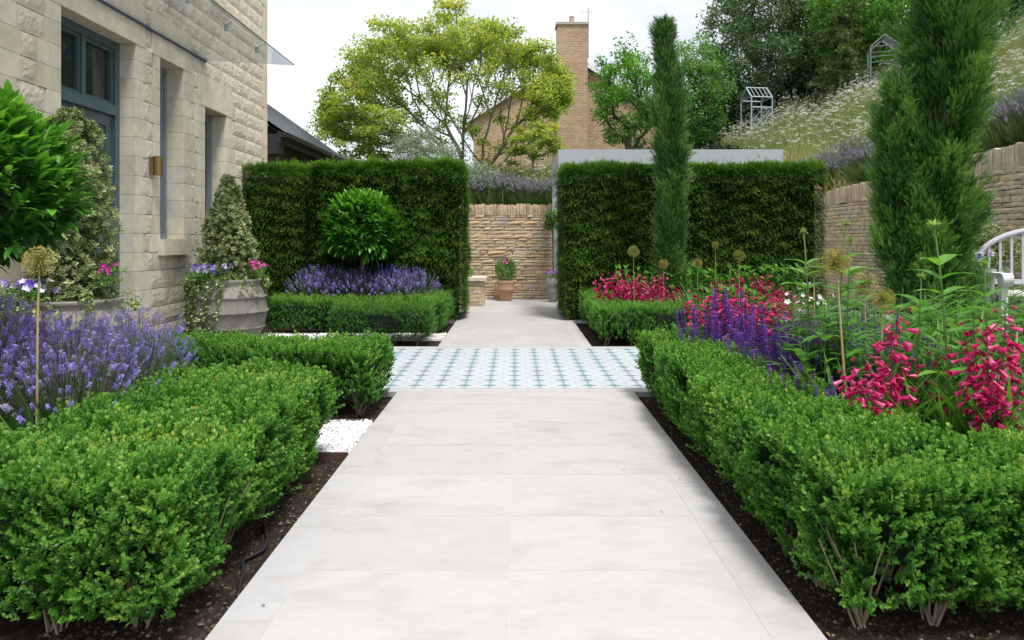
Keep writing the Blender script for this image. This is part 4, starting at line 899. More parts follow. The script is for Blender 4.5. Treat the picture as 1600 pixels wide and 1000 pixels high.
cypress('juniper_tree', 'broad feathery bright green juniper leaning out of the top of the frame on the right', 'tree', (jx, jy, -.04), [(jx, jy, .2), (jx+.03, jy, 1.8), (jx+.17, jy, 3.2), (jx+.10, jy, 5.2)], ([0, .5, 1.1, 1.7, 2.2, 2.8, 3.6, 4.4, 5.3], [.30, .36, .38, .36, .38, .44, .44, .32, .12]), 640, 100, 'cypb', .50, 7, scl=.85)
sx, sy = 3.80, 6.8
cypress('juniper_tree', 'shorter juniper shoot leaning against the left side of the tall one', 'tree', (sx, sy, -.04), [(sx+.12, sy, .4), (sx, sy, 1.6), (sx+.0, sy, 2.55)], ([0, .5, 1.2, 2.0, 2.6], [.18, .20, .22, .19, .10]), 150, 90, 'cypb', .36, 9, scl=.8)

# ------------------------------------------------------------------ bay balls
bleaf = T_leaf(1, .34, 4, -.22, .22, .48)
def bay(label, c, r, n, lsz, seed, stemr=.03):
    t = thing('bay_tree', label, 'tree', (c[0], c[1], -.04), 0, 'clipped bay balls'); g = Geo(); d = unit(np.random.default_rng(seed).normal(size=(n, 3))); d[:, 2] = np.where(d[:, 2] < -.75, -d[:, 2], d[:, 2])
    base = np.array(c)+d*(r*(.80+.10*snoise(d*1.0, 5, seed))[:, None]); rep = 8; P = np.repeat(base, rep, 0)+0; dd = np.repeat(unit(d+np.array([0, 0, .6])+np.random.default_rng(seed+1).normal(0, .3, (n, 3))), rep, 0)
    tt = np.tile(np.linspace(0, 1, rep), n)[:, None]; ang = np.tile(np.arange(rep)*2.4, n)+np.repeat(rng.uniform(0, 6.28, n), rep); Fr = frames(dd)
    side = Fr[:, :, 0]*np.cos(ang)[:, None]+Fr[:, :, 2]*np.sin(ang)[:, None]; spread = (1.05-.75*tt)
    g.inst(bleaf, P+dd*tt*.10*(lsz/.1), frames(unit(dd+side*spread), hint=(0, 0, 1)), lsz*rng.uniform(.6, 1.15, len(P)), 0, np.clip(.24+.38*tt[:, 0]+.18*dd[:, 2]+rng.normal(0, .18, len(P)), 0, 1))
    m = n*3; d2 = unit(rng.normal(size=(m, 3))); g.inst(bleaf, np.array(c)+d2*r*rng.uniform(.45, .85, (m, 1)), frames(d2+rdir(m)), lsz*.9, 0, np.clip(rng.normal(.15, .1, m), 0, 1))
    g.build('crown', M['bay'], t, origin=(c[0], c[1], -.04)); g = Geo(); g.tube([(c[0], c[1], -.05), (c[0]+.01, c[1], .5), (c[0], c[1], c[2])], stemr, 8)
    for k in range(40):
        q = rdir(1)[0]; q[2] = abs(q[2])*.8-.1; g.tube([(c[0], c[1], c[2]-r*.5), np.array(c)+q*r*.4, np.array(c)+q*r*.85], [.012, .008, .004], 5, cap=False)
    g.build('trunk', M['bark'], t, origin=(c[0], c[1], -.04)); return t
bay('clipped bay ball standing in the lavender before the left yew hedge', (-2.19, 9.75, 1.34), .47, 330, .13, 3)
bay('near bay ball with large glossy leaves cut by the left edge of the frame', (-2.55, 3.25, 1.42), .40, 330, .105, 4)
bay('small distant bay ball beside the pergola post', (.73, 13.25, 1.55), .17, 60, .07, 5, .015)

# ------------------------------------------------------------------ lavender
def spikeT(L, w, rings, per, seed, sz):
    r = np.random.default_rng(seed); P = []
    for k in range(rings):
        t = k/max(1, rings-1)
        for q in range(per):
            a = q*2*PI/per+k*.9+r.uniform(-.2, .2); rad = w*(1-.45*t)*.35
            d = (math.cos(a), .75, math.sin(a)); P.append((T_diam(1, .75, .1), dirM(d, (-math.cos(a), 1, -math.sin(a))), (math.cos(a)*rad, L*t, math.sin(a)*rad), sz*r.uniform(.8, 1.3), r.uniform(-.35, .3)))
    return merge(P)
LS = [spikeT(.033, .013, 5, 5, k, .0085) for k in range(4)]
def lavender_geo(R, nst, h, spread, lsz=1., seed=0, fl=None, dull=.25, blades=420):
    rr = np.random.default_rng(seed); st = Geo(); fo = Geo(); bl = Geo()
    a = rr.uniform(0, 2*PI, nst); s = np.sqrt(rr.random(nst)); b = np.stack([np.cos(a)*s*R*.35, np.sin(a)*s*R*.35, np.full(nst, .12)], -1)
    tip = np.stack([np.cos(a)*s*(R+spread), np.sin(a)*s*(R+spread), h*(1-.20*s**2)*rr.uniform(.74, 1.05, nst)], -1)+rr.normal(0, .02, (nst, 3)); md = (b+tip)/2+np.stack([-np.cos(a)*s*.04, -np.sin(a)*s*.04, np.full(nst, .05)], -1)
    # stems: three-sided slivers in two pieces
    for p, q, w0, w1 in ((b, md, .0018, .0015), (md, tip, .0015, .0011)):
        d = q-p; L = np.linalg.norm(d, axis=1); Fm = frames(d); Fm = np.stack([Fm[:, :, 0], Fm[:, :, 1]*1, Fm[:, :, 2]], -1)
        for ang in (0, 2.1, 4.2):
            x = (Fm[:, :, 0]*math.cos(ang)+Fm[:, :, 2]*math.sin(ang))*w0*lsz; V = np.stack([p-x, p+x, q+x, q-x], 1).reshape(-1, 3); st.add(V, (np.arange(nst)*4)[:, None]+np.arange(4)[None], 1, np.repeat(rr.random(nst), 4))
    d = unit(tip-md); pick = rr.integers(0, 4, nst); sc = lsz*rr.uniform(.7, 1.35, nst)
    isd = rr.random(nst) < dull
    for k, T in enumerate(LS):
        for mi, mk in ((0, ~isd), (1, isd)):
            m = (pick == k) & mk; fo.inst(T, tip[m]-d[m]*.01, frames(d[m]), sc[m], mi, rr.uniform(.3, .8, m.sum()))
        m = (pick == k) & (rr.random(nst) < .4); fo.inst((T[0][:40], [T[1][0][:10]], T[2][:40]), tip[m]-d[m]*.045, frames(d[m]), sc[m]*.9, 1, rr.uniform(.2, .7, m.sum()))
    n = blades; a = rr.uniform(0, 2*PI, n); s = np.sqrt(rr.random(n)); p = np.stack([np.cos(a)*s*R*.9, np.sin(a)*s*R*.9, rr.uniform(0, .20*h/.8, n)], -1); d = unit(np.stack([np.cos(a)*s*.8, np.sin(a)*s*.8, np.full(n, 1.3)], -1)+rr.normal(0, .2, (n, 3)))
    bl.inst(T_leaf(1, .045, 2, -.15, .1), p, frames(d), rr.uniform(.18, .44, n)*h/.8, 0, rr.random(n)); return st, fo, bl
def lavender_proto(label, R, nst, h, spread, group, fm=('lav', 'lavdull'), **k):
    fl_ = k.pop('leaf', 'lavleaf'); t = thing('lavender_plant', label, 'lavender', (0, 0, 0), 0, group); st, fo, bl = lavender_geo(R, nst, h, spread, **k)
    bl.V += [v for v in st.V]; 
    off = bl.n
    for f, mi in st.F: bl.F.append((f+off, 1))
    bl.R += st.R; bl.n += st.n
    bl.build('foliage', [M[fl_], M['lavstem']], t); fo.build('blossom', [M[fm[0]], M[fm[1]]], t); return t
lb = 'lavender plant with violet spikes in the near left bed behind the box hedge'; gp = 'lavender in the near left bed'
pA = lavender_proto(lb, .20, 165, .88, .12, gp, seed=1, dull=.22, lsz=1.0, blades=620); pB = lavender_proto(lb, .20, 155, .85, .14, gp, seed=2, dull=.25, lsz=1.0, blades=620)
sp = [(-2.02, 3.06, .93), (-2.42, 3.02, .95), (-2.84, 3.04, .95), (-2.10, 3.34, .97), (-2.56, 3.3, 1.), (-3.05, 3.3, 1.), (-2.02, 3.62, .93), (-2.44, 3.75, .97), (-2.9, 3.78, 1.), (-3.3, 3.75, 1.), (-2.18, 3.98, .90), (-2.62, 4.12, .94), (-3.1, 4.2, .96)]
for i, (x, y, s) in enumerate(sp):
    if i < 2: o = (pA, pB)[i]; o.location = (x, y, -.04); o.scale = (s, s, s)
    else: dup((pA, pB)[i % 2], (x, y, -.04), rng.uniform(0, 6), s)
lb2 = 'lavender plant in the row under the far bay ball'; gp2 = 'lavender row before the left yew hedge'
pC = lavender_proto(lb2, .2, 110, .82, .10, gp2, seed=5, lsz=1.25, dull=.3, blades=300)
for i in range(14):
    x, y = -2.92+1.66*((i % 8)+.5*(i//8))/7.4, 9.62+.33*(i//8)
    if i == 0: pC.location = (x, y, -.04)
    else: dup(pC, (x, y, -.04), rng.uniform(0, 6), rng.uniform(.92, 1.03))
lb3 = 'dusty lavender clump growing along the top of the retaining wall'; gp3 = 'lavender along the bank'
pD = lavender_proto(lb3, .34, 200, .72, .24, gp3, fm=('lavdull', 'lavbank'), leaf='lavgreen', seed=8, lsz=1.5, dull=.93, blades=700); first = True
spots = []
for k in range(17):
    Y = 13.4-k*.42; spots.append((6.75+rng.uniform(-.1, .15), Y)); 
    if k < 15: spots.append((7.35+rng.uniform(-.1, .15), Y+.2))
for k in range(8): spots.append((5.0+k*.32, 14.6+rng.uniform(0, .3)))
for k in range(6): spots.append((5.4+k*.45, 15.1+rng.uniform(0, .2)))
for k in range(9): spots.append((-1.2+k*.36, 14.45+rng.uniform(-.1, .3)))
for k in range(8): spots.append((-1.0+k*.42, 15.0+rng.uniform(-.1, .2)))
for x, y in spots:
    z = float(bank_z(x, y))-.03
    if first: pD.location = (x, y, z); first = False
    else: dup(pD, (x, y, z), rng.uniform(0, 6), rng.uniform(.8, 1.0))

# ------------------------------------------------------------------ meadow on the bank
def inbank(n, reg):
    x = rng.uniform(reg[0], reg[1], n); y = rng.uniform(reg[2], reg[3], n); return np.stack([x, y, bank_z(x, y)-.02], -1)
g = Geo(); bl = T_leaf(1, .022, 3, -.35, .1)
for reg, n in (((-5, 6.4, 14.2, 24), 15000), ((6.4, 15, 13.2, 27), 26000), ((6.9, 13, 6.0, 13.4), 15000), ((-8, 15, 24, 32), 8000)):
    p = inbank(n, reg); tall = .46+.18*snoise(p, .8, 4)
    g.inst(bl, p, frames(unit(rng.normal(0, .32, (n, 3))+np.array([0, 0, 1.]))), (tall*rng.uniform(.5, 1.3, n)), 0, np.clip(.45+.32*snoise(p, .55, 9)+rng.normal(0, .18, n), 0, 1))
tag(g.build('meadow_grass', M['grass']), 'mixed green and straw-coloured meadow grasses on the bank', 'grass', kind='stuff')
umb = []
r_ = np.random.default_rng(3)
for k in range(22):
    a = k*2.4; s = math.sqrt(k/22)*.5; e = r_.normal(size=3); umb.append((T_diam(1, .9), dirM(e), (math.cos(a)*s, math.sin(a)*s, .22*(1-s*1.6)), .22, 0.))
UM = merge(umb); g = Geo(); N_ = []
for reg, n in (((7.6, 15, 13.2, 27), 9500), ((7.8, 13, 7, 13.2), 3800), ((1.0, 6.5, 16, 23), 700), ((-1.0, 2.0, 16, 20.5), 650), ((-4, -1, 17, 21), 120)):
    p = inbank(n, reg); dn = snoise(p, .7, 12); p = p[dn > rng.uniform(-.5, .6, len(p))]; N_.append(p)
p = np.concatenate(N_); n = len(p); h = rng.uniform(.3, .95, n); tip = p+np.stack([rng.normal(0, .08, n), rng.normal(0, .08, n), h], -1)
g.inst(UM, tip, frames(unit(rng.normal(0, .35, (n, 3))+np.array([0, -.3, 0])+np.array([0, 1., 0])*0+np.array([1, 0, 0])*rng.choice([-1, 1], (n, 1))), hint=(0, 0, 1)), rng.uniform(.04, .12, n)*np.where(rng.random(n) < .08, 1.5, 1), 0, rng.random(n))
d = tip-p; fr_ = frames(d); x = fr_[:, :, 0]*.005; V = np.stack([p-x, p+x, tip+x, tip-x], 1).reshape(-1, 3); g.add(V, (np.arange(n)*4)[:, None]+np.arange(4)[None], 1, .5)
tag(g.build('meadow_flowers', [M['white'], M['grass']]), 'white umbels and daisies scattered through the bank grasses', 'flowers', kind='stuff')

# ------------------------------------------------------------------ big pots with variegated cones
hol = T_leaf(1, .5, 2, -.15, .25)
hol = (hol[0], hol[1], np.array([.42 if (i % 3) != 1 else -.3 for i in range(len(hol[0]))]))
def hol_ros():
    P = []
    for k in range(7):
        a = k*2.4; t = k/7; P.append((hol, dirM((math.cos(a)*(1.1-.7*t), .6+.5*t, math.sin(a)*(1.1-.7*t)), (0, 1, 0)), (0, .035*t, 0), .042*(1-.25*t), 0.))
    return merge(P)
HR = hol_ros()
def profpot(h, R):
    pr = [(0, 0), (.74, 0), (.77, .02), (.84, .10), (.91, .19), (.945, .205), (.935, .235), (.985, .34), (1.0, .44), (1.03, .46), (1.01, .485), (1.0, .57), (.965, .69), (.985, .712), (.945, .735), (.90, .80), (.84, .86), (.80, .90), (.84, .95), (.87, .985), (.85, 1.0), (.79, 1.0), (.76, .95), (.74, .88), (0, .88)]
    return [(a*R, b*h) for a, b in pr]
ivl = T_diam(1, .95, .1)
def bigpot(pos, htop, rad, lbs, seed, tip, mats='potg'):
    rr = np.random.default_rng(seed); x0, y0, z0 = pos; h, R = .74, .45
    pot = thing('stone_pot', lbs[0], 'pot', pos, rr.uniform(0, 6), 'weathered pots with variegated cones'); g = Geo(); g.lathe(profpot(h, R), (0, 0, 0), 64); g.build('body', M[mats], pot, True)
    for zz, rr_ in ((.212, .952), (.472, 1.035), (.712, .99)):
        n = 64; g = Geo()
        for k in range(n):
            a = 2*PI*k/n; c = np.array([math.cos(a)*rr_*R, math.sin(a)*rr_*R, zz*h]); tg = np.array([-math.sin(a), math.cos(a), 0]); g.tube([c-tg*.018-np.array([0, 0, .009]), c+tg*.018+np.array([0, 0, .009])], .008, 5)
        g.build('rope_band', M[mats], pot, True)
    so_ = Geo(); so_.lathe([(0, .0), (.36, .0)], (0, 0, .665), 24); so_.V[0][:, 2] += .0; so_.build('potting_soil', M['soil'], pot)
    # cone
    t = thing('variegated_cone', lbs[1], 'shrub', (x0, y0, z0+.67), 0, 'variegated evergreen cones'); n = 2900; hh = htop-(z0+.67); u = rr.random(n)**.9; a = rr.uniform(0, 2*PI, n)
    rad_ = np.interp(u, tip[0], tip[1])*rad; lump = 1+.14*np.sin(a*3+u*9+seed)+.10*np.sin(a*5-u*14); s = np.sqrt(rr.uniform(.12, 1.1, n)); P = np.stack([np.cos(a)*rad_*s*lump, np.sin(a)*rad_*s*lump, u*hh], -1)
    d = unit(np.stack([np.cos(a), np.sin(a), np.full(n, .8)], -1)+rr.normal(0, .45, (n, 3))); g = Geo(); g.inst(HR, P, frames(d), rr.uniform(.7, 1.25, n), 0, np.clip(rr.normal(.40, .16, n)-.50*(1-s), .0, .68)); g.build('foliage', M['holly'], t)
    g = Geo(); g.tube([(0, 0, 0), (.01, 0, hh*.5), (0, 0, hh*.9)], [.02, .012, .004], 7)
    for k in range(60):
        uu = rr.random(); aa = rr.uniform(0, 6.28); q = np.interp(uu, tip[0], tip[1])*rad*.8; g.tube([(0, 0, uu*hh*.85), (math.cos(aa)*q, math.sin(aa)*q, uu*hh*.9+.05)], [.006, .003], 4, cap=False)
    g.build('branches', M['bark'], t)
    # trailing ivy round the rim
    t = thing('trailing_ivy', lbs[2], 'ivy', (x0, y0, z0+.70), 0, 'ivy trailing from the big pots'); g = Geo(); P = []; st = Geo()
    for k in range(46):
        a = rr.uniform(0, 2*PI) if k % 2 else rr.normal(3.9, .45); L = rr.choice([.04, .10, .4, .55]) if k % 2 == 0 else rr.choice([.03, .07, .14], p=[.5, .35, .15]); c = np.array([math.cos(a), math.sin(a), 0]); pts = []
        for q in range(12):
            s = q/11; rr2 = R*(.62+.36*min(1, s*3)); zz = .07*math.sin(min(1, s*2.2)*PI)-max(0, s-.3)*L*1.4; aa = a+.35*s*math.sin(k); bul = R*1.03 if zz < -.03 else rr2+.03; pts.append((math.cos(aa)*max(rr2, bul), math.sin(aa)*max(rr2, bul), zz))
        pts = np.array(pts); st.tube(pts, .002, 4, cap=False); m = int(16+L*150); s = rr.random(m)*11; i0 = np.minimum(s.astype(int), 10); f = (s-i0)[:, None]; P.append(pts[i0]*(1-f)+pts[i0+1]*f+rr.normal(0, .02, (m, 3)))
    P = np.concatenate(P); n = len(P); o = unit(P*np.array([1, 1, 0])); g.inst(ivl, P, frames(unit(o*.5+np.array([0, 0, -.5])+rr.normal(0, .6, (n, 3))), hint=(0, 0, 1)), rr.uniform(.02, .045, n), 0, rr.random(n)); g.build('foliage', M['ivy'], t); st.build('branches', M['stalk'], t)
    return pot
def flowerT(n=5, w=.9):
    return merge([(T_diam(1, w, .12), dirM((math.cos(k*2*PI/n), .45, math.sin(k*2*PI/n)), (0, 1, 0)), (0, 0, 0), 1., 0.) for k in range(n)])
FT = flowerT()
def flowers(name, label, c, n, r, mat, sz, group=None, seed=0, hgt=.08, base=None):
    """a small bedding plant: leaves, wiry stems, and open blossoms"""
    rr = np.random.default_rng(seed); t = thing(name, label, 'flowers', tuple(c), 0, group); g = Geo(); P = np.stack([rr.normal(0, r, n), rr.normal(0, r*.8, n), rr.uniform(0, hgt, n)], -1)
    clus = P; d = unit(clus*np.array([1, 1, .2])*2/r*.3+np.array([0, -.7, .5])+rr.normal(0, .4, (n, 3))); g.inst(FT, clus, frames(d), sz*rr.uniform(.7, 1.2, n), 0, rr.choice([.1, .35, .6, .8, .95], n) if mat == 'violet' else rr.random(n)); g.build('blossom', M[mat], t)
    g = Geo()
    for p in P: g.tube([(p[0]*.5, p[1]*.5, -.10), p*.8+np.array([0, 0, -.03]), p], .0018, 4, 0, .5, False)
    m = n*5; q = np.stack([rr.normal(0, r*1.1, m), rr.normal(0, r*1.1, m), rr.uniform(-.09, hgt*.4, m)], -1); g.inst(T_leaf(1, .35, 2, -.2), q, frames(rr.normal(size=(m, 3))+np.array([0, 0, .6])), rr.uniform(.03, .05, m), 1, rr.random(m)); g.build('leaves', [M['stalk'], M['herb']], t); return t
cone_c = ([0, .12, .35, .6, .85, 1], [.85, 1, .88, .62, .34, .08]); cone_b = ([0, .15, .45, .75, .92, 1], [.8, .95, 1, .8, .5, .12])
P1 = (-3.66, 5.62, -.02); P2 = (-3.54, 8.42, -.02)
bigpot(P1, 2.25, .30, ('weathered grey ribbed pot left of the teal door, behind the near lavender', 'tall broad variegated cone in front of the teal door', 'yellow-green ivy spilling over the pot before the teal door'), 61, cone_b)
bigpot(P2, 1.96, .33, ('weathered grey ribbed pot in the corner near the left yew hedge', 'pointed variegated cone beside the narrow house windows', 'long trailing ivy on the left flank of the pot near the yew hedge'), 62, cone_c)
flowers('viola', 'purple and white violas at the front of the pot near the yew hedge', (P2[0]-.10, P2[1]-.34, .82), 60, .10, 'violet', .034, 'violas in the big pots', 1)
flowers('viola', 'white and violet violas at the front of the pot before the teal door', (P1[0]-.12, P1[1]-.36, .80), 56, .09, 'violet', .030, 'violas in the big pots', 2)
flowers('viola', 'single small tuft of violas at the centre right of the pot near the yew hedge', (P2[0]+.12, P2[1]-.36, .84), 12, .03, 'violet', .032, 'violas in the big pots', 3)
flowers('verbena', 'magenta flowers on the right rim of the pot near the yew hedge', (P2[0]+.40, P2[1]-.12, .86), 20, .05, 'mag', .03, 'magenta flowers in the big pots', 4)
flowers('verbena', 'magenta flower cluster on the right rim of the pot before the teal door', (P1[0]+.38, P1[1]-.10, .93), 20, .04, 'mag', .022, 'magenta flowers in the big pots', 5)

# ------------------------------------------------------------------ pots and stone bench at the far wall
def profter(h, R): return [(0, 0), (.6*R, 0), (.66*R, .1*h), (.92*R, .5*h), (1.0*R, .56*h), (.97*R, .6*h), (.95*R, .82*h), (.98*R, .86*h), (1.02*R, .97*h), (1.0*R, h), (.9*R, h), (.86*R, .9*h), (0, .88*h)]
tp = thing('terracotta_pot', 'weathered terracotta pot standing against the far wall', 'pot', (-.19, 13.5, 0)); g = Geo(); g.lathe(profter(.40, .175), (0, 0, 0), 32); g.build('body', M['terra'], tp, True)
t = thing('daisy_bush', 'bushy green plant with one pink bloom in the terracotta pot', 'plant', (-.19, 13.5, .36)); g = Geo(); n = 1500; q = ell(n, (0, 0, .22), (.21, .18, .24), .3, -1, 9); g.inst(T_leaf(1, .12, 2, -.2), q, frames(q*np.array([2, 2, 1.])+rng.normal(0, .15, (n, 3))+np.array([0, 0, .4])), rng.uniform(.05, .10, n), 0, rng.random(n)*.8); g.build('foliage', M['herb'], t)
g = Geo(); g.inst(FT, np.array([(-.03, -.14, .42), (-.01, -.13, .45), (.03, -.15, .40)]), frames(np.array([(0, -1, .3)]*3)), .035, 0, np.array([.9, .8, .9])); g.build('blossom', M['mag'], t)
for k in range(9): a = k*.7; 
gp_ = thing('grey_pot', 'slim grey glazed pot beside the pergola post', 'pot', (.73, 13.2, 0)); g = Geo(); g.lathe([(0, 0), (.075, 0), (.085, .05), (.105, .18), (.11, .19), (.108, .21), (.125, .33), (.13, .34), (.128, .36), (.13, .47), (.118, .47), (.11, .42), (0, .41)], (0, 0, 0), 28); g.build('body', M['potz'], gp_, True)
flowers('petunia', 'lilac petunias filling the slim grey pot by the pergola', (.73, 13.14, .54), 26, .065, 'petu', .035, None, 8)
sb = thing('stone_bench', 'low stone bench with dry stone pier end behind the left yew', 'bench', (-1.4, 12.65, 0))
for x0 in (-.90, -2.2):
    g = Geo()
    for (O, U, N, Lh) in (((x0, 12.42, 0), (1, 0, 0), (0, -1, 0), .32), ((x0+.32, 12.42, 0), (0, 1, 0), (1, 0, 0), .46), ((x0, 12.88, 0), (0, -1, 0), (-1, 0, 0), .46)):
        z = 0.
        while z < .44:
            h = min(random.uniform(.05, .09), .452-z); u = 0
            while u < Lh-.02:
                w = min(random.uniform(.12, .28), Lh-u); stone(g, O, U, (0, 0, 1), N, u+.003, u+w-.003, z+.003, z+h-.003, .012, .006, 3, 2, 0, random.random(), .002); u += w
            z += h
    g.box(x0+.01, x0+.31, 12.43, 12.87, 0, .45, 1); g.build('leg', [M['dry'], M['gap']], sb, origin=(-1.4, 12.65, 0))
g = Geo(); g.box(-2.28, -.53, 12.36, 12.94, .455, .52); s_ = g.build('seat', M['ashlar'], sb, origin=(-1.4, 12.65, 0))
t = thing('small_plant', 'small round green plant on the stone bench end', 'plant', (-.86, 12.6, .52)); g = Geo(); q = ell(160, (0, 0, .08), (.09, .09, .10), .3, -1, 19); g.inst(T_leaf(1, .4, 2), q, frames(q), .05, 0, rng.random(160)); g.build('foliage', M['herb'], t)
g = Geo(); g.lathe([(0, 0), (.05, 0), (.06, .05), (0, .05)], (0, 0, 0), 12); g.build('pot', M['terra'], t)

# ------------------------------------------------------------------ right side: bench, pot, lantern
bn = thing('garden_bench', 'pale painted garden bench with arched back and rolled arm at the right edge', 'bench', (5.32, 6.62, .25), -.18)
g = Geo(); wv = np.linspace(-.62, .62, 25); xx = wv
def archz(x): return .66+.40*math.sqrt(max(0, 1-(x/.66)**2))
P_ = np.array([(x, .30, archz(x)) for x in xx]); g.tube(P_, .028, 8)
g.box(-.62, .62, .285, .315, .50, .55)
for k in range(11): x = -.52+k*.104; g.box(x-.012, x+.012, .292, .308, .55, archz(x)-.01)
g.build('backrest', M['bpaint'], bn)
g = Geo()
for k in range(6): y = -.22+k*.085; g.box(-.62, .62, y-.034, y+.034, .42, .445)
g.build('seat', M['bwhite'], bn)
for s_ in (-1, 1):
    g = Geo(); x = s_*.64; g.box(x-.045, x+.045, -.28, .30, .60, .635); th = np.linspace(0, 2*PI, 20)
    c = np.array([x, -.28, .58]); g.tube([(x-.045, -.28, .575), (x+.045, -.28, .575)], .062, 20); g.build('armrest', M['bwhite'], bn)
    for y in (-.24, .30): g = Geo(); g.box(x-.028, x+.028, y-.028, y+.028, 0, .598 if y < 0 else .66); g.build('leg', M['bwhite'], bn)
bigpot((5.05, 7.55, .25), 1.42, .36, ('weathered grey pot on the right terrace behind the painted bench', 'low rounded variegated shrub behind the painted bench', 'ivy on the pot behind the painted bench'), 63, ([0, .3, .7, 1], [.95, 1.05, .8, .2]))
flowers('viola', 'purple and white violas left of the painted bench', (4.62, 6.85, 1.0), 36, .10, 'violet', .032, 'violas in the big pots', 12)
vp = thing('grey_pot', 'grey glazed pot holding violas left of the painted bench', 'pot', (4.62, 6.9, .25)); g = Geo(); g.lathe([(0, 0), (.12, 0), (.15, .2), (.19, .55), (.20, .66), (.18, .66), (.17, .6), (0, .6)], (0, 0, 0), 28); g.build('body', M['potz'], vp, True)
lx, ly, lz = at(1530, 345, 8.75); lx = RX-.10
g = Geo(); g.box(-.035, .035, -.05, .05, -.14, .10); g.add([(-.035, -.05, .10), (.035, -.05, .10), (.035, .05, .10), (-.035, .05, .10), (.03, -.03, .15), (.03, .03, .15)], [np.array([[0, 1, 4], [2, 3, 5]]), np.array([[0, 4, 5, 3], [1, 2, 5, 4]])]); g.box(.0351, .09, -.02, .02, -.03, .03); wl = g.build('wall_lantern', M['lant']); wl.location = (lx, 8.86, 1.45); tag(wl, 'dark slate-blue lantern fixed to the right stone wall beside the juniper', 'lantern')

# ------------------------------------------------------------------ flowering perennials
def bell():
    V = []; s = 6
    for y, r, o in ((0, .0022, 0), (.30, .0065, 0), (.75, .0095, .02), (1.0, .0135, .10)):
        for k in range(s): a = k*2*PI/s; V.append((math.cos(a)*r*(1 if k % 2 == 0 or y < .9 else .8), y*.040, math.sin(a)*r))
    f = [[i*s+k, i*s+(k+1) % s, (i+1)*s+(k+1) % s, (i+1)*s+k] for i in range(3) for k in range(s)]
    ro = np.array([(-.15, 0, .1, .25)[i//s] for i in range(4*s)]); return (np.array(V), [np.array(f)], ro)
BELL = bell()
lanc = T_leaf(1, .17, 4, -.45, .12); broad = T_leaf(1, .32, 5, -.5, .2, .42); strap = T_leaf(1, .05, 5, -.6, .15)
def spray(rr, base, lean, h, dens, top=.42, big=1.):
    """one flowering penstemon stem: stem mesh and bells"""
    g = Geo(); tip = np.array(base)+np.array([lean[0], lean[1], h]); b = np.array(base, float); md = b*.5+tip*.5-np.array([lean[0]*.2, lean[1]*.2, 0]); t = np.linspace(0, 1, 9)[:, None]; pts = (1-t)**2*b+2*t*(1-t)*md+t*t*tip
    g.tube(pts, np.linspace(.0035, .0015, 9), 5, 1, .5, False); P = []; D = []
    for k in range(dens):
        s = 1-top*(k/dens)**1.0; i = s*8; i0 = min(7, int(i)); p = pts[i0]*(1-(i-i0))+pts[i0+1]*(i-i0); a = k*2.4+rr.uniform(-.4, .4); out = np.array([math.cos(a), math.sin(a), 0]); q = p+out*rr.uniform(.012, .045)*big+np.array([0, 0, .008])
        g.tube([p, q], .001, 3, 1, .5, False); P.append(q); D.append(out*.8+np.array([0, 0, -.55*rr.uniform(.3, 1.5)])+rr.normal(0, .18, 3))
    sz = np.where(np.arange(dens) < dens*.12, .55, 1)*rr.uniform(.8, 1.2, dens)*big; g.inst(BELL, np.array(P), frames(np.array(D)), sz, 0, np.clip(rr.normal(.5, .22, dens), 0, 1)); return g
def foliage_stems(rr, n, R, h, leaf, lsz, per, tone=.5):
    g = Geo(); P = []; D = []
    for k in range(n):
        a = rr.uniform(0, 2*PI); s = math.sqrt(rr.random()); b = np.array([math.cos(a)*s*R*.4, math.sin(a)*s*R*.4, 0]); t = np.array([math.cos(a)*s*R, math.sin(a)*s*R, h*rr.uniform(.6, 1.)]); g.tube([b, (b+t)/2+np.array([0, 0, .03]), t], [.003, .0025, .0015], 4, 1, .5, False)
        for q in range(per):
            u = .12+.88*q/per; p = b*(1-u)+t*u+np.array([0, 0, .03*math.sin(PI*u)]); aa = q*PI/2+rr.uniform(-.3, .3)
            for z in (0, PI): P.append(p); D.append((math.cos(aa+z), math.sin(aa+z), .55+.5*u))
    P, D = np.array(P), np.array(D); g.inst(leaf, P, frames(unit(D), hint=(0, 0, 1)), lsz*rr.uniform(.6, 1.2, len(P)), 0, np.clip(rr.normal(tone, .2, len(P)), 0, 1)); return g
def penstemon(label, loc, sprays, h, group, seed, dens=22, R=.14, big=1., fh=.55, spots=None):
    rr = np.random.default_rng(seed); t = thing('penstemon_plant', label, 'penstemon', loc, 0, group)
    foliage_stems(rr, 16, R*1.3, h*fh, lanc, .11, 8, .5).build('foliage', [M['herb'], M['stalk']], t)
    for k in range(sprays):
        a = rr.uniform(0, 2*PI); s = math.sqrt(rr.random())*R; lean = (math.cos(a)*s*1.1, math.sin(a)*s*1.1)
        if spots: lean = spots[k][:2]; hh = spots[k][2]
        else: hh = h*rr.uniform(.78, 1.03)
        spray(rr, (math.cos(a)*s*.3, math.sin(a)*s*.3, 0), lean, hh, dens, big=big).build('flower_spray', [M['pink'], M['pinkstem']], t)
    return t
gn = 'crimson penstemons in the near right bed'
def spot(px, py, Y, loc): x, y, z = at(px, py, Y); return (x-loc[0], y-loc[1], z-loc[2])
L1 = (1.62, 3.02, -.04); Yp = 2.95
penstemon('crimson penstemon arching over the near right hedge, left of the green buds', L1, 8, .9, gn, 1, 20, spots=[spot(px, py, Yp+dy, L1) for px, py, dy in ((1400, 480, 0), (1385, 510, .05), (1418, 505, .1), (1350, 555, -.05), (1335, 590, -.1), (1375, 575, 0), (1425, 565, .12), (1310, 578, .15))])
L2 = (2.05, 2.95, -.04)
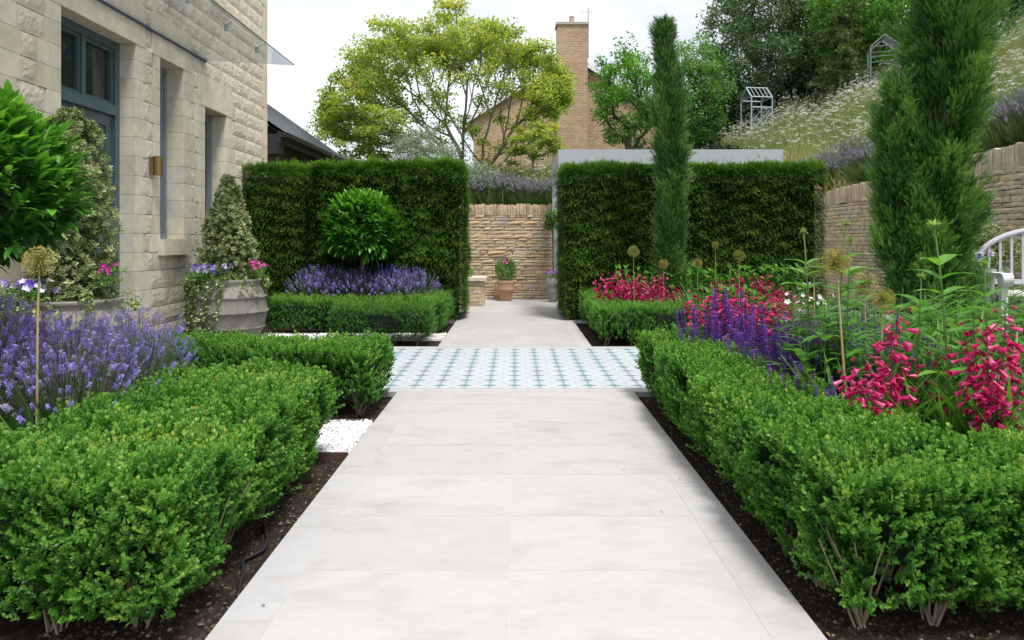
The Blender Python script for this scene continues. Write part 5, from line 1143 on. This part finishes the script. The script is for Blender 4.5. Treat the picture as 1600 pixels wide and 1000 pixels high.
penstemon('crimson penstemon nearest the right frame edge with a dense tall head', L2, 10, .95, gn, 2, 21, spots=[spot(px, py, 2.9+dy, L2) for px, py, dy in ((1555, 480, 0), (1530, 500, .08), (1575, 510, .1), (1595, 535, .05), (1510, 530, .0), (1550, 545, .12), (1505, 575, .1), (1590, 575, .15), (1570, 590, -.05), (1535, 515, -.1))])
L3 = (1.85, 3.35, -.04)
penstemon('thinner crimson penstemon between the two dense ones', L3, 3, .85, gn, 3, 14, spots=[spot(1465, 545, 3.2, L3), spot(1432, 610, 3.1, L3), spot(1500, 600, 3.1, L3)])
far_pen = penstemon('crimson penstemon in the drift behind the purple salvia', (0, 0, 0), 6, .88, 'crimson penstemons behind the salvia', 4, 15, .22, 1.1, .68)
first = True
for px, Y in ((1100, 5.35), (1135, 5.25), (1170, 5.1), (1205, 4.95), (1240, 4.75), (1120, 5.05), (1160, 4.85), (1195, 4.65), (1225, 5.25), (1265, 4.9)):
    x = (px-805)*Y/F; sc = .93+.08*rng.random()
    if first: far_pen.location = (x, Y, -.04); first = False
    else: dup(far_pen, (x, Y, -.04), rng.uniform(0, 6), sc)
for i, (px, py, Y, n) in enumerate(((985, 404, 9.1, 22), (1025, 406, 9.3, 22), (1065, 411, 9.0, 24), (1105, 401, 9.2, 24), (1145, 406, 9.3, 24), (1185, 404, 9.2, 24), (1230, 401, 9.1, 22), (1120, 440, 8.2, 20), (1175, 440, 8.1, 20))):
    x = (px-805)*Y/F; n += 14; rr = np.random.default_rng(190+i); t = thing('leafy_perennial', 'broad-leaved green perennial filling the back of the far right bed', 'plant', (x, Y, -.04), 0, 'leafy perennials in the far right bed'); foliage_stems(rr, n, .24, 1.24-(py-375)*Y/F, broad if i % 2 else lanc, .15, 6, .55).build('foliage', [M['herb'], M['stalk']], t)
first = True
fp2 = penstemon('crimson penstemon in the far right bed beyond the tiles', (0, 0, 0), 8, .84, 'crimson penstemons in the far right bed', 5, 15, .2, 1.35, .7)
for px, Y in ((955, 8.75), (985, 8.7), (1014, 8.65), (1045, 8.8), (1135, 8.9), (1175, 8.8), (1215, 8.7)):
    x = (px-805)*Y/F
    if first: fp2.location = (x, Y, -.04); first = False
    else: dup(fp2, (x, Y, -.04), rng.uniform(0, 6), .78+.24*rng.random())
# purple salvia
SV = [spikeT(.20, .020, 15, 7, k+30, .0135) for k in range(3)]
def salvia(label, group, seed, n=30, h=.72, R=.24):
    rr = np.random.default_rng(seed); t = thing('salvia_plant', label, 'salvia', (0, 0, 0), 0, group); g = Geo(); fo = foliage_stems(rr, 14, R*.8, h*.5, broad, .085, 5, .35)
    a = rr.uniform(0, 2*PI, n); s = np.sqrt(rr.random(n)); b = np.stack([np.cos(a)*s*R*.3, np.sin(a)*s*R*.3, 0*a], -1); tp_ = np.stack([np.cos(a)*s*R, np.sin(a)*s*R, h*(1-.25*s)*rr.uniform(.75, 1.05, n)], -1); d = unit(tp_-b+np.stack([-np.cos(a), -np.sin(a), 0*a], -1)*.1)
    for k in range(n): fo.tube([b[k], b[k]*.4+tp_[k]*.6, tp_[k]+d[k]*.18], [.003, .002, .001], 4, 2, .5, False)
    for k, T in enumerate(SV): m = np.arange(n) % 3 == k; g.inst(T, tp_[m]-d[m]*.04, frames(d[m]), rr.uniform(.7, 1.1, m.sum()), 0, rr.uniform(.25, .75, m.sum()))
    fo.build('foliage', [M['herb'], M['stalk'], M['pinkstem']], t); g.build('blossom', M['salv'], t); return t
sv = salvia('purple salvia leaning over the middle of the right box hedge', 'purple salvias in the near right bed', 6); sv2 = salvia('purple salvia leaning over the middle of the right box hedge', 'purple salvias in the near right bed', 9, 24, .66)
for k, (px, Y, s) in enumerate(((1112, 5.0, 1.), (1150, 4.65, 1.), (1138, 4.95, 1.05), (1178, 4.6, 1.), (1185, 4.25, .96), (1222, 4.25, 1.0), (1232, 3.95, .92), (1262, 4.1, .95), (1268, 3.7, .85), (1165, 4.95, 1.1), (1300, 3.75, .9))):
    x = max((px-805)*Y/F, 1.42)
    if k < 2: o = (sv, sv2)[k]; o.location = (x, Y, -.04); o.scale = (s,)*3
    else: dup((sv, sv2)[k % 2], (x, Y, -.04), rng.uniform(0, 6), s)
o = dup(sv2, ((1300-805)*3.3/F, 3.3, -.04), 1.2, .66, 'low purple salvia at the foot of the nearest crimson penstemon')
for px, Y, s in ((1235, 3.55, .80), (1262, 3.3, .76), (1285, 3.15, .68), (1345, 4.4, 1.05), (1310, 4.0, 1.0), (1395, 4.1, 1.0), (1285, 3.7, .95), (1250, 3.9, .98)): dup(sv2 if px % 2 else sv, ((px-805)*Y/F, Y, -.04), rng.uniform(0, 6), s, 'purple salvia spikes scattered among the green leaves right of the main salvia drift', 'scattered salvias in the near right bed')
o = dup(sv, ((1470-805)*3.6/F, 3.6, -.04), 2.2, .85, 'dark salvia between the crimson penstemons near the right edge')

# alliums: seed heads on tall stems
def allT(n, seed):
    r = np.random.default_rng(seed); P = []
    for k in range(n):
        d = unit(r.normal(size=3)); P.append((T_diam(1, .022), dirM(d), (0, 0, 0), .94, -.25)); P.append((T_diam(1, .045), dirM(np.cross(d, [.3, .5, .8])+d), (0, 0, 0), .9, -.2))
        for q in range(3):
            e = unit(d+r.normal(0, .06, 3)); P.append((T_diam(1, .8), dirM(r.normal(size=3)), d*.93+r.normal(0, .02, 3), .085, r.uniform(-.1, .4)))
    return merge(P)
AT = allT(240, 1)
def allium(label, px, py, Y, r, tone=.5, lean=(0, 0), green=False):
    x, y, z = at(px, py, Y); t = thing('allium_seedhead', label, 'allium', (x-lean[0], y-lean[1], -.04), 0, 'allium seed heads'); g = Geo(); g.inst(AT, np.array([[lean[0], lean[1], z+.04]]), frames(rdir(1)), r, 0, np.array([tone])); g.build('flower_head', M['allium'], t)
    g = Geo(); zz = z+.04; kk = min(1., r/.066)*(.62 if Y > 6 else 1.); g.tube([(0, 0, 0), (lean[0]*.25+.01, lean[1]*.25, zz*.4), (lean[0]*.7, lean[1]*.7, zz*.8), (lean[0], lean[1], zz-.005)], [.006*kk, .0055*kk, .0045*kk, .004*kk], 8); g.build('stem', M['straw'] if not green else M['stalk'], t)
allium('large golden allium head on a thick dry stem before the right wall', 1307, 408, 3.15, .066, .6, (-.05, 0))
allium('golden allium head low beside the juniper, right of the large one', 1380, 466, 3.5, .060, .7, (.02, 0))
allium('pale allium head half hidden behind the large golden one', 1352, 442, 4.2, .075, .35)
allium('greenish allium head left of the large golden one, by the hedge end', 1272, 420, 4.1, .060, .15)
allium('small round golden-green allium head against the right yew hedge', 1155, 400, 6.3, .060, .35)
allium('tiny allium head left of the round one, highest against the yew', 1118, 383, 8.6, .050, .35)
allium('dull green allium head above the left end of the far pink flowers', 990, 393, 8.3, .075, .1)
allium('golden allium head just left of the slim cypress foot', 1037, 413, 8.4, .065, .55)
allium('brownish allium head just right of the slim cypress foot', 1090, 411, 8.5, .065, .45)
allium('orange-green allium head before the near bay ball at the left edge', 62, 408, 2.95, .068, .45, (.03, 0))

# tall leafy stems with green buds
def budstem(label, px, py, Y, lean, leaves, lsz, disc=False, seed=0):
    rr = np.random.default_rng(seed); x, y, z = at(px, py, Y); t = thing('tall_bud_stem', label, 'plant', (x-lean, y, -.04), 0, 'tall stems with green buds'); z += .04; g = Geo(); P3 = np.array([(0, 0, 0), (lean*.2, .01, z*.45), (lean*.6, 0, z*.78), (lean, 0, z)]); tt = np.linspace(0, 3, 14); pts = np.stack([np.interp(tt, range(4), P3[:, k]) for k in range(3)], -1)
    g.tube(pts, np.linspace(.006, .0035, 14), 7); g.build('stem', M['stalk'], t); g = Geo(); P = []; D = []
    for k in range(leaves):
        u = .36+.50*k/leaves; i = u*13; i0 = int(i); p = pts[i0]*(1-(i-i0))+pts[i0+1]*(i-i0); a = k*PI/2+.4+rr.uniform(-.3, .3)
        for s in (0, PI): P.append(p); D.append((math.cos(a+s), math.sin(a+s), .45+.4*u))
    P, D = np.array(P), np.array(D); g.inst(broad, P, frames(unit(D), hint=(0, 0, 1)), lsz*rr.uniform(.8, 1.4, len(P)), 0, np.clip(rr.normal(.62, .15, len(P)), 0, 1)); g.build('leaves', M['herb'], t)
    g = Geo(); n = 60; c = np.array([lean, 0, z]); d = rdir(n)
    if disc: d = unit(d*np.array([1, 1, .25])+np.array([0, 0, .15])); g.inst(T_leaf(1, .35, 2, .1), np.tile(c, (n, 1))+d*.006, frames(d, hint=(0, 0, 1)), rr.uniform(.022, .038, n), 0, rr.uniform(.5, 1, n))
    else: d[:, 2] += .4; d = unit(d); g.inst(T_leaf(1, .3, 2, .3), np.tile(c, (n, 1))+d*.004, frames(d), rr.uniform(.014, .024, n), 0, rr.random(n))
    g.lathe([(0, -.006), (.010, -.004), (.013, .003), (.009, .010), (0, .012)], c, 12, 0, .4); g.build('bud', M['budg'], t)
budstem('tall bare stem topped with a flat yellow-green bud before the juniper', 1460, 353, 3.1, -.09, 7, .17, True, 1)
budstem('leafy stem with spiky green bud left of the large golden allium', 1256, 362, 3.7, -.05, 7, .14, seed=2)
budstem('highest spiky green bud above the large golden allium', 1322, 350, 3.6, .06, 6, .15, seed=3)
budstem('small spiky green bud just right of the large golden allium', 1329, 376, 3.5, .03, 6, .13, seed=4)
budstem('green bud on an upright stem beside the painted bench', 1538, 412, 3.6, -.03, 5, .12, seed=5)
budstem('leafy green stem with hidden small bud in front of the juniper foot', 1440, 432, 3.4, .03, 8, .16, seed=6)
for i, (px, py, Y, n) in enumerate(((1350, 445, 3.7, 30), (1290, 455, 3.6, 26), (1430, 455, 3.6, 30), (1500, 475, 3.8, 28), (1560, 480, 4.0, 26), (1320, 445, 4.4, 28), (1390, 450, 4.5, 28), (1450, 440, 4.8, 28), (1250, 455, 4.6, 26), (1550, 465, 4.8, 28), (1480, 440, 4.4, 26), (1220, 470, 5.2, 22), (1290, 440, 5.2, 24), (1360, 430, 5.4, 24), (1575, 430, 4.6, 30), (1600, 440, 4.2, 30), (1530, 440, 4.7, 26))):
    x = (px-805)*Y/F; rr = np.random.default_rng(90+i); h = 1.2-(py-375)*Y/F
    t = thing('leafy_perennial', 'broad-leaved green perennial filling the near right bed', 'plant', (x, Y, -.04), 0, 'leafy perennials in the near right bed'); foliage_stems(rr, n, .30, h+.04, broad if i % 2 else lanc, .13, 7, .5).build('foliage', [M['herb'], M['stalk']], t)
# grassy clumps
def clump(label, px, Y, n, h, seed, group, name='grass_clump'):
    rr = np.random.default_rng(seed); x = (px-805)*Y/F; t = thing(name, label, 'grass', (x, Y, -.04), 0, group); g = Geo(); a = rr.uniform(0, 2*PI, n); s = rr.random(n); d = unit(np.stack([np.cos(a)*s*.7, np.sin(a)*s*.7, np.ones(n)], -1)); g.inst(strap, np.stack([np.cos(a)*s*.06, np.sin(a)*s*.06, 0*a], -1), frames(d, hint=None), h*rr.uniform(.6, 1.1, n), 0, rr.random(n)); g.build('leaves', M['strap'], t)
k = 0
for px, Y, n, h in ((1085, 8.35, 170, .58), (1066, 8.45, 130, .54), (1108, 8.5, 150, .56), (1140, 8.6, 100, .52)): clump('fresh green strap-leaved clump between the far pink flowers', px, Y, n, h, k, 'strap-leaved clumps in the far right bed'); k += 1
for px, Y, n, h in ((1345, 3.35, 90, .62), (1420, 3.25, 100, .6), (1480, 3.15, 110, .6), (1545, 3.05, 110, .62), (1590, 3.2, 100, .66), (1450, 3.6, 110, .7), (1520, 3.7, 110, .72), (1395, 3.9, 100, .7), (1300, 3.2, 60, .45)): clump('fine arching grass clump under the near crimson penstemons', px, Y, n, h, k, 'arching grass clumps in the near right bed'); k += 1
flowers('white_phlox', 'small white flower cluster among the salvias', (1.85, 4.35, .72), 26, .07, 'white', .022, None, 30, .2)

# fallen leaves and petals on the paving and the soil
g = Geo(); n = 60; s_ = rng.choice([-1, 1], n); x = s_*(.93-rng.exponential(.16, n)); y = rng.uniform(1.9, 10.5, n); pz = np.stack([np.where(y > 7.7, x*.92, x), y, np.full(n, .004)], -1)
g.inst(T_fold(1, .5, .15), pz, frames(unit(rng.normal(size=(n, 3))*np.array([1, 1, .05])), hint=(0, 0, 1)), rng.uniform(.007, .015, n), 0, rng.random(n))
n = 160; x = np.where(rng.random(n) < .5, rng.uniform(-1.1, -.95, n), rng.uniform(.95, 1.1, n)); pz = np.stack([x, rng.uniform(1.8, 5.2, n), np.full(n, -.036)], -1)
g.inst(T_fold(1, .5, .15), pz, frames(unit(rng.normal(size=(n, 3))*np.array([1, 1, .2])), hint=(0, 0, 1)), rng.uniform(.01, .024, n), 0, rng.random(n))
m = NM('dry_leaf'); M['dryleaf'] = m.fin(m.pr(m.ramp(m.rnd(), [(0, (.10, .06, .03)), (.5, (.30, .20, .09)), (.8, (.16, .20, .05)), (1, (.45, .35, .15))]), .8))
tag(g.build('fallen_leaves', M['dryleaf']), 'tiny fallen leaves scattered along both path edges', 'leaves', kind='stuff')
